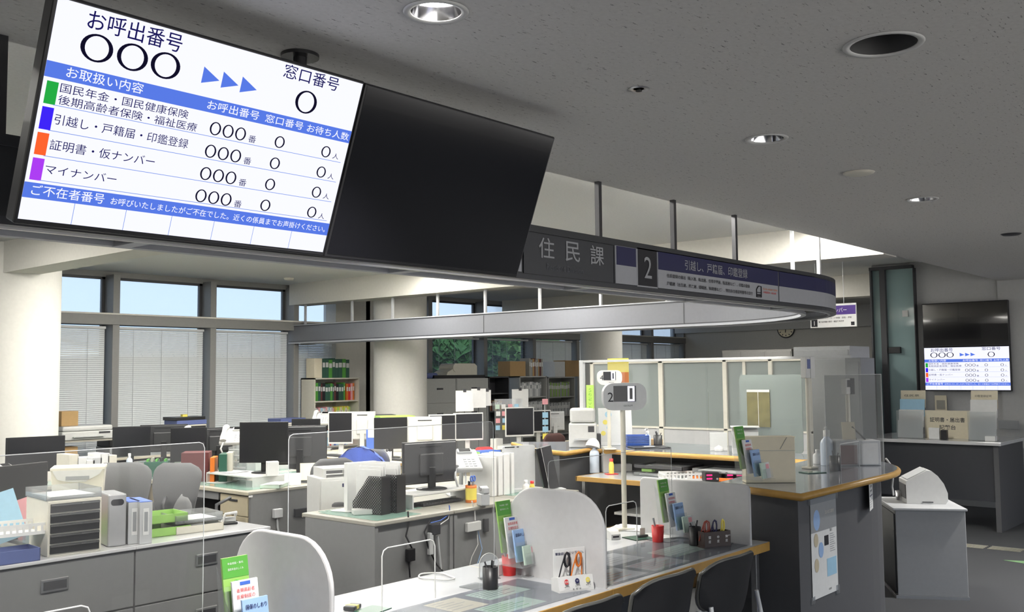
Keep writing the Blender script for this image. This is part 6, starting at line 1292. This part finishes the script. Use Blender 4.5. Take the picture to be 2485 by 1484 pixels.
t = T_('monitor_stand', 'long white stand under the nearest black monitor back', 'stand', dp(1050, Y=5.20), 0); MB().box(-.34, .34, -.14, .14, .085, .10, 'white_plastic', .003).box(-.34, -.328, -.14, .14, 0, .085, 'light_gray').box(.328, .34, -.14, .14, 0, .085, 'light_gray').build('stand', t)
keyboard(dp(1060, Y=5.16), 0, 'black keyboard under the long white stand'); 
p = az(1148, 1218, DZ); t = T_('pen_holder', 'yellow pen holder with orange bands and blue-handled scissors', 'pen cup', (p.x, p.y+.02, DZ)); MB().lathe([(.042, 0), (.042, .02)], 'orange', n=24).lathe([(.042, .02), (.042, .105)], 'yellow', n=24, caps=False).lathe([(.042, .105), (.042, .125), (.036, .125), (.036, .02)], 'orange', n=24, caps=False).build('cup', t)
for s_ in (-1, 1): MB().tube([(.02+.014*s_+.012*math.cos(a), 0, .17+.02*math.sin(a)) for a in [2*PI*k/12 for k in range(12)]], .005, 'blue', 6, True).cyl((.02+.008*s_, 0, .15), (.02, 0, .03), .004, 'steel', n=6).build('scissors', t)
for k in range(3): MB().cyl((-.02, .01*k-.01, .02), (-.03+.01*k, .015*k-.015, .155), .005, 'ink', n=8).build('pen', t)
p = az(1180, 1226, DZ); t = T_('tape_dispenser', 'grey tape dispenser beside the yellow pen holder', 'tape dispenser', (p.x, p.y+.03, DZ), A_(-20)); MB().box(-.035, .035, -.04, .04, 0, .085, 'light_gray', .006).box(-.02, .03, -.045, .03, .085, .13, 'light_gray', .008).build('body', t); MB().cyl((-.03, 0, .12), (.03, 0, .12), .018, 'steel', n=16).build('tape_roll', t)
for k, (th, hh) in enumerate(((.05, .30), (.05, .31), (.07, .315), (.035, .32))):
    p = Vector((5.70+.073*k, 5.20, DZ)); t = T_('white_binder', 'tall white binder on the centre desks, %s of four' % ('first from the left', 'second from the left', 'third from the left', 'rightmost')[k], 'binder', p, 0, 'tall white binders'); MB().box(-th/2, th/2, -.12, .12, 0, hh, 'paper', .003).build('cover', t)
bottle(dp(1275, Y=4.92), .028, .12, 'paper', 'paper', 'small white pump bottle beside the light grey panel'); bottle(dp(1290, Y=4.90), .02, .11, 'yellow', 'red', 'orange-capped glue bottle on the centre desks', capr=.75)
# white drawer unit behind the centre desk corner
p = az(808, 1232, .70); t = T_('white_drawer_unit', 'tall white drawer unit with small dark labels behind the centre desk', 'drawer unit', (4.72, 5.82, 0), A_(-20)); MB().box(-.16, .16, -.15, .15, 0, .90, 'white_plastic', .006).build('body', t)
for z0, z1 in ((.66, .88), (.44, .65), (.2, .43)): d = MB().box(-.15, .15, -.158, -.148, z0, z1, 'white_plastic', .003).build('drawer', t); MB().box(.01, .10, -.161, -.157, z1-.05, z1-.025, 'navy').box(.02, .08, -.161, -.157, z0+.02, z0+.035, 'ink').build('label', d)
MB().box(-.12, -.10, -.12, .12, .9, .95, 'white_plastic').box(.11, .13, -.12, .12, .9, .95, 'white_plastic').box(-.12, .13, -.12, .12, .95, .965, 'white_plastic').build('top_shelf', t)
# cables on the side of the centre desks
def cable(pts, r, m, label): o = MB().tube(pts, r, m, 6).build('cable'); tag(o, label, 'cable'); return o
YD = 4.832
def cp(px, py, off=.012): v = aY(px, py, YD-off); return v
cable([cp(990, 1240), cp(992, 1270), cp(985, 1300), cp(1000, 1330), cp(992, 1360), cp(995, 1400)], .006, 'black_plastic', 'black cable hanging beside the dark adapter on the centre desk side')
cable([cp(1090, 1225), cp(1092, 1245), cp(1070, 1262), cp(1045, 1268)], .004, 'blue', 'blue cable looping over the centre desk edge'); cable([cp(1093, 1228), cp(1088, 1258), cp(1068, 1272), cp(1060, 1290)], .004, 'white_plastic', 'white cable looping over the centre desk edge')
cable([cp(1145, 1215), cp(1152, 1240), cp(1153, 1262)], .005, 'white_plastic', 'white cable running down to the white wall box'); cable([cp(1158, 1288), cp(1160, 1320), cp(1145, 1350), cp(1140, 1370)], .0035, 'white_plastic', 'thin white cable below the white wall box')
cable([cp(1160, 1288), cp(1170, 1330), cp(1158, 1370)], .0035, 'light_blue_paper', 'thin pale blue cable below the white wall box'); cable([cp(1045, 1260), cp(1030, 1290), cp(1040, 1330), cp(1060, 1370), cp(1075, 1385)], .006, 'black_plastic', 'thick black cable curving down the centre desk side'); cable([cp(1062, 1300), cp(1065, 1330), cp(1070, 1380)], .008, 'light_gray', 'pale grey power cord beside the black curved cable')
def sidebox(px0, px1, py0, py1, d, m, name, label, cat):
    a, b = aY(px0, py1, YD), aY(px1, py0, YD); t = T_(name, label, cat, (a.x, YD, a.z)); MB().box(0, b.x-a.x, -d, 0, 0, b.z-a.z, m, .004).build('body', t)
sidebox(1128, 1161, 1262, 1290, .03, 'white_plastic', 'switch_box', 'white box fixed on the side of the centre desk', 'box'); sidebox(983, 1001, 1328, 1362, .03, 'black_plastic', 'power_adapter', 'black power adapter hanging on the centre desk side', 'adapter'); sidebox(1040, 1062, 1268, 1298, .03, 'ink', 'power_adapter', 'square black adapter under the blue cable', 'adapter'); sidebox(1172, 1182, 1256, 1290, .02, 'dark_gray', 'power_adapter', 'narrow dark adapter right of the white box', 'adapter'); sidebox(1036, 1045, 1290, 1345, .03, 'light_gray', 'power_strip', 'pale grey power strip on the centre desk side', 'power strip')
YD = 6.92
sidebox(660, 680, 1232, 1256, .04, 'light_gray', 'socket_box', 'grey socket box on the side of the left island desk', 'box'); cable([cp(672, 1254), cp(674, 1280), cp(678, 1300)], .008, 'light_gray', 'grey cable below the socket box of the left island'); sidebox(712, 755, 1228, 1254, .03, 'ink', 'cable_tray', 'black box with white labels on the left island desk side', 'box')
sidebox(603, 613, 1201, 1207, .003, 'paper', 'desk_label', 'small white label on the side of the left island desk', 'label')
# far small pieces by the right window: dark bag cover
box_thing('partition_screen', 'dark grey low screen beyond the bookcases', 'partition', (15.2, 10.6, 0), .05, 1.2, 1.25, 'fascia_gray')
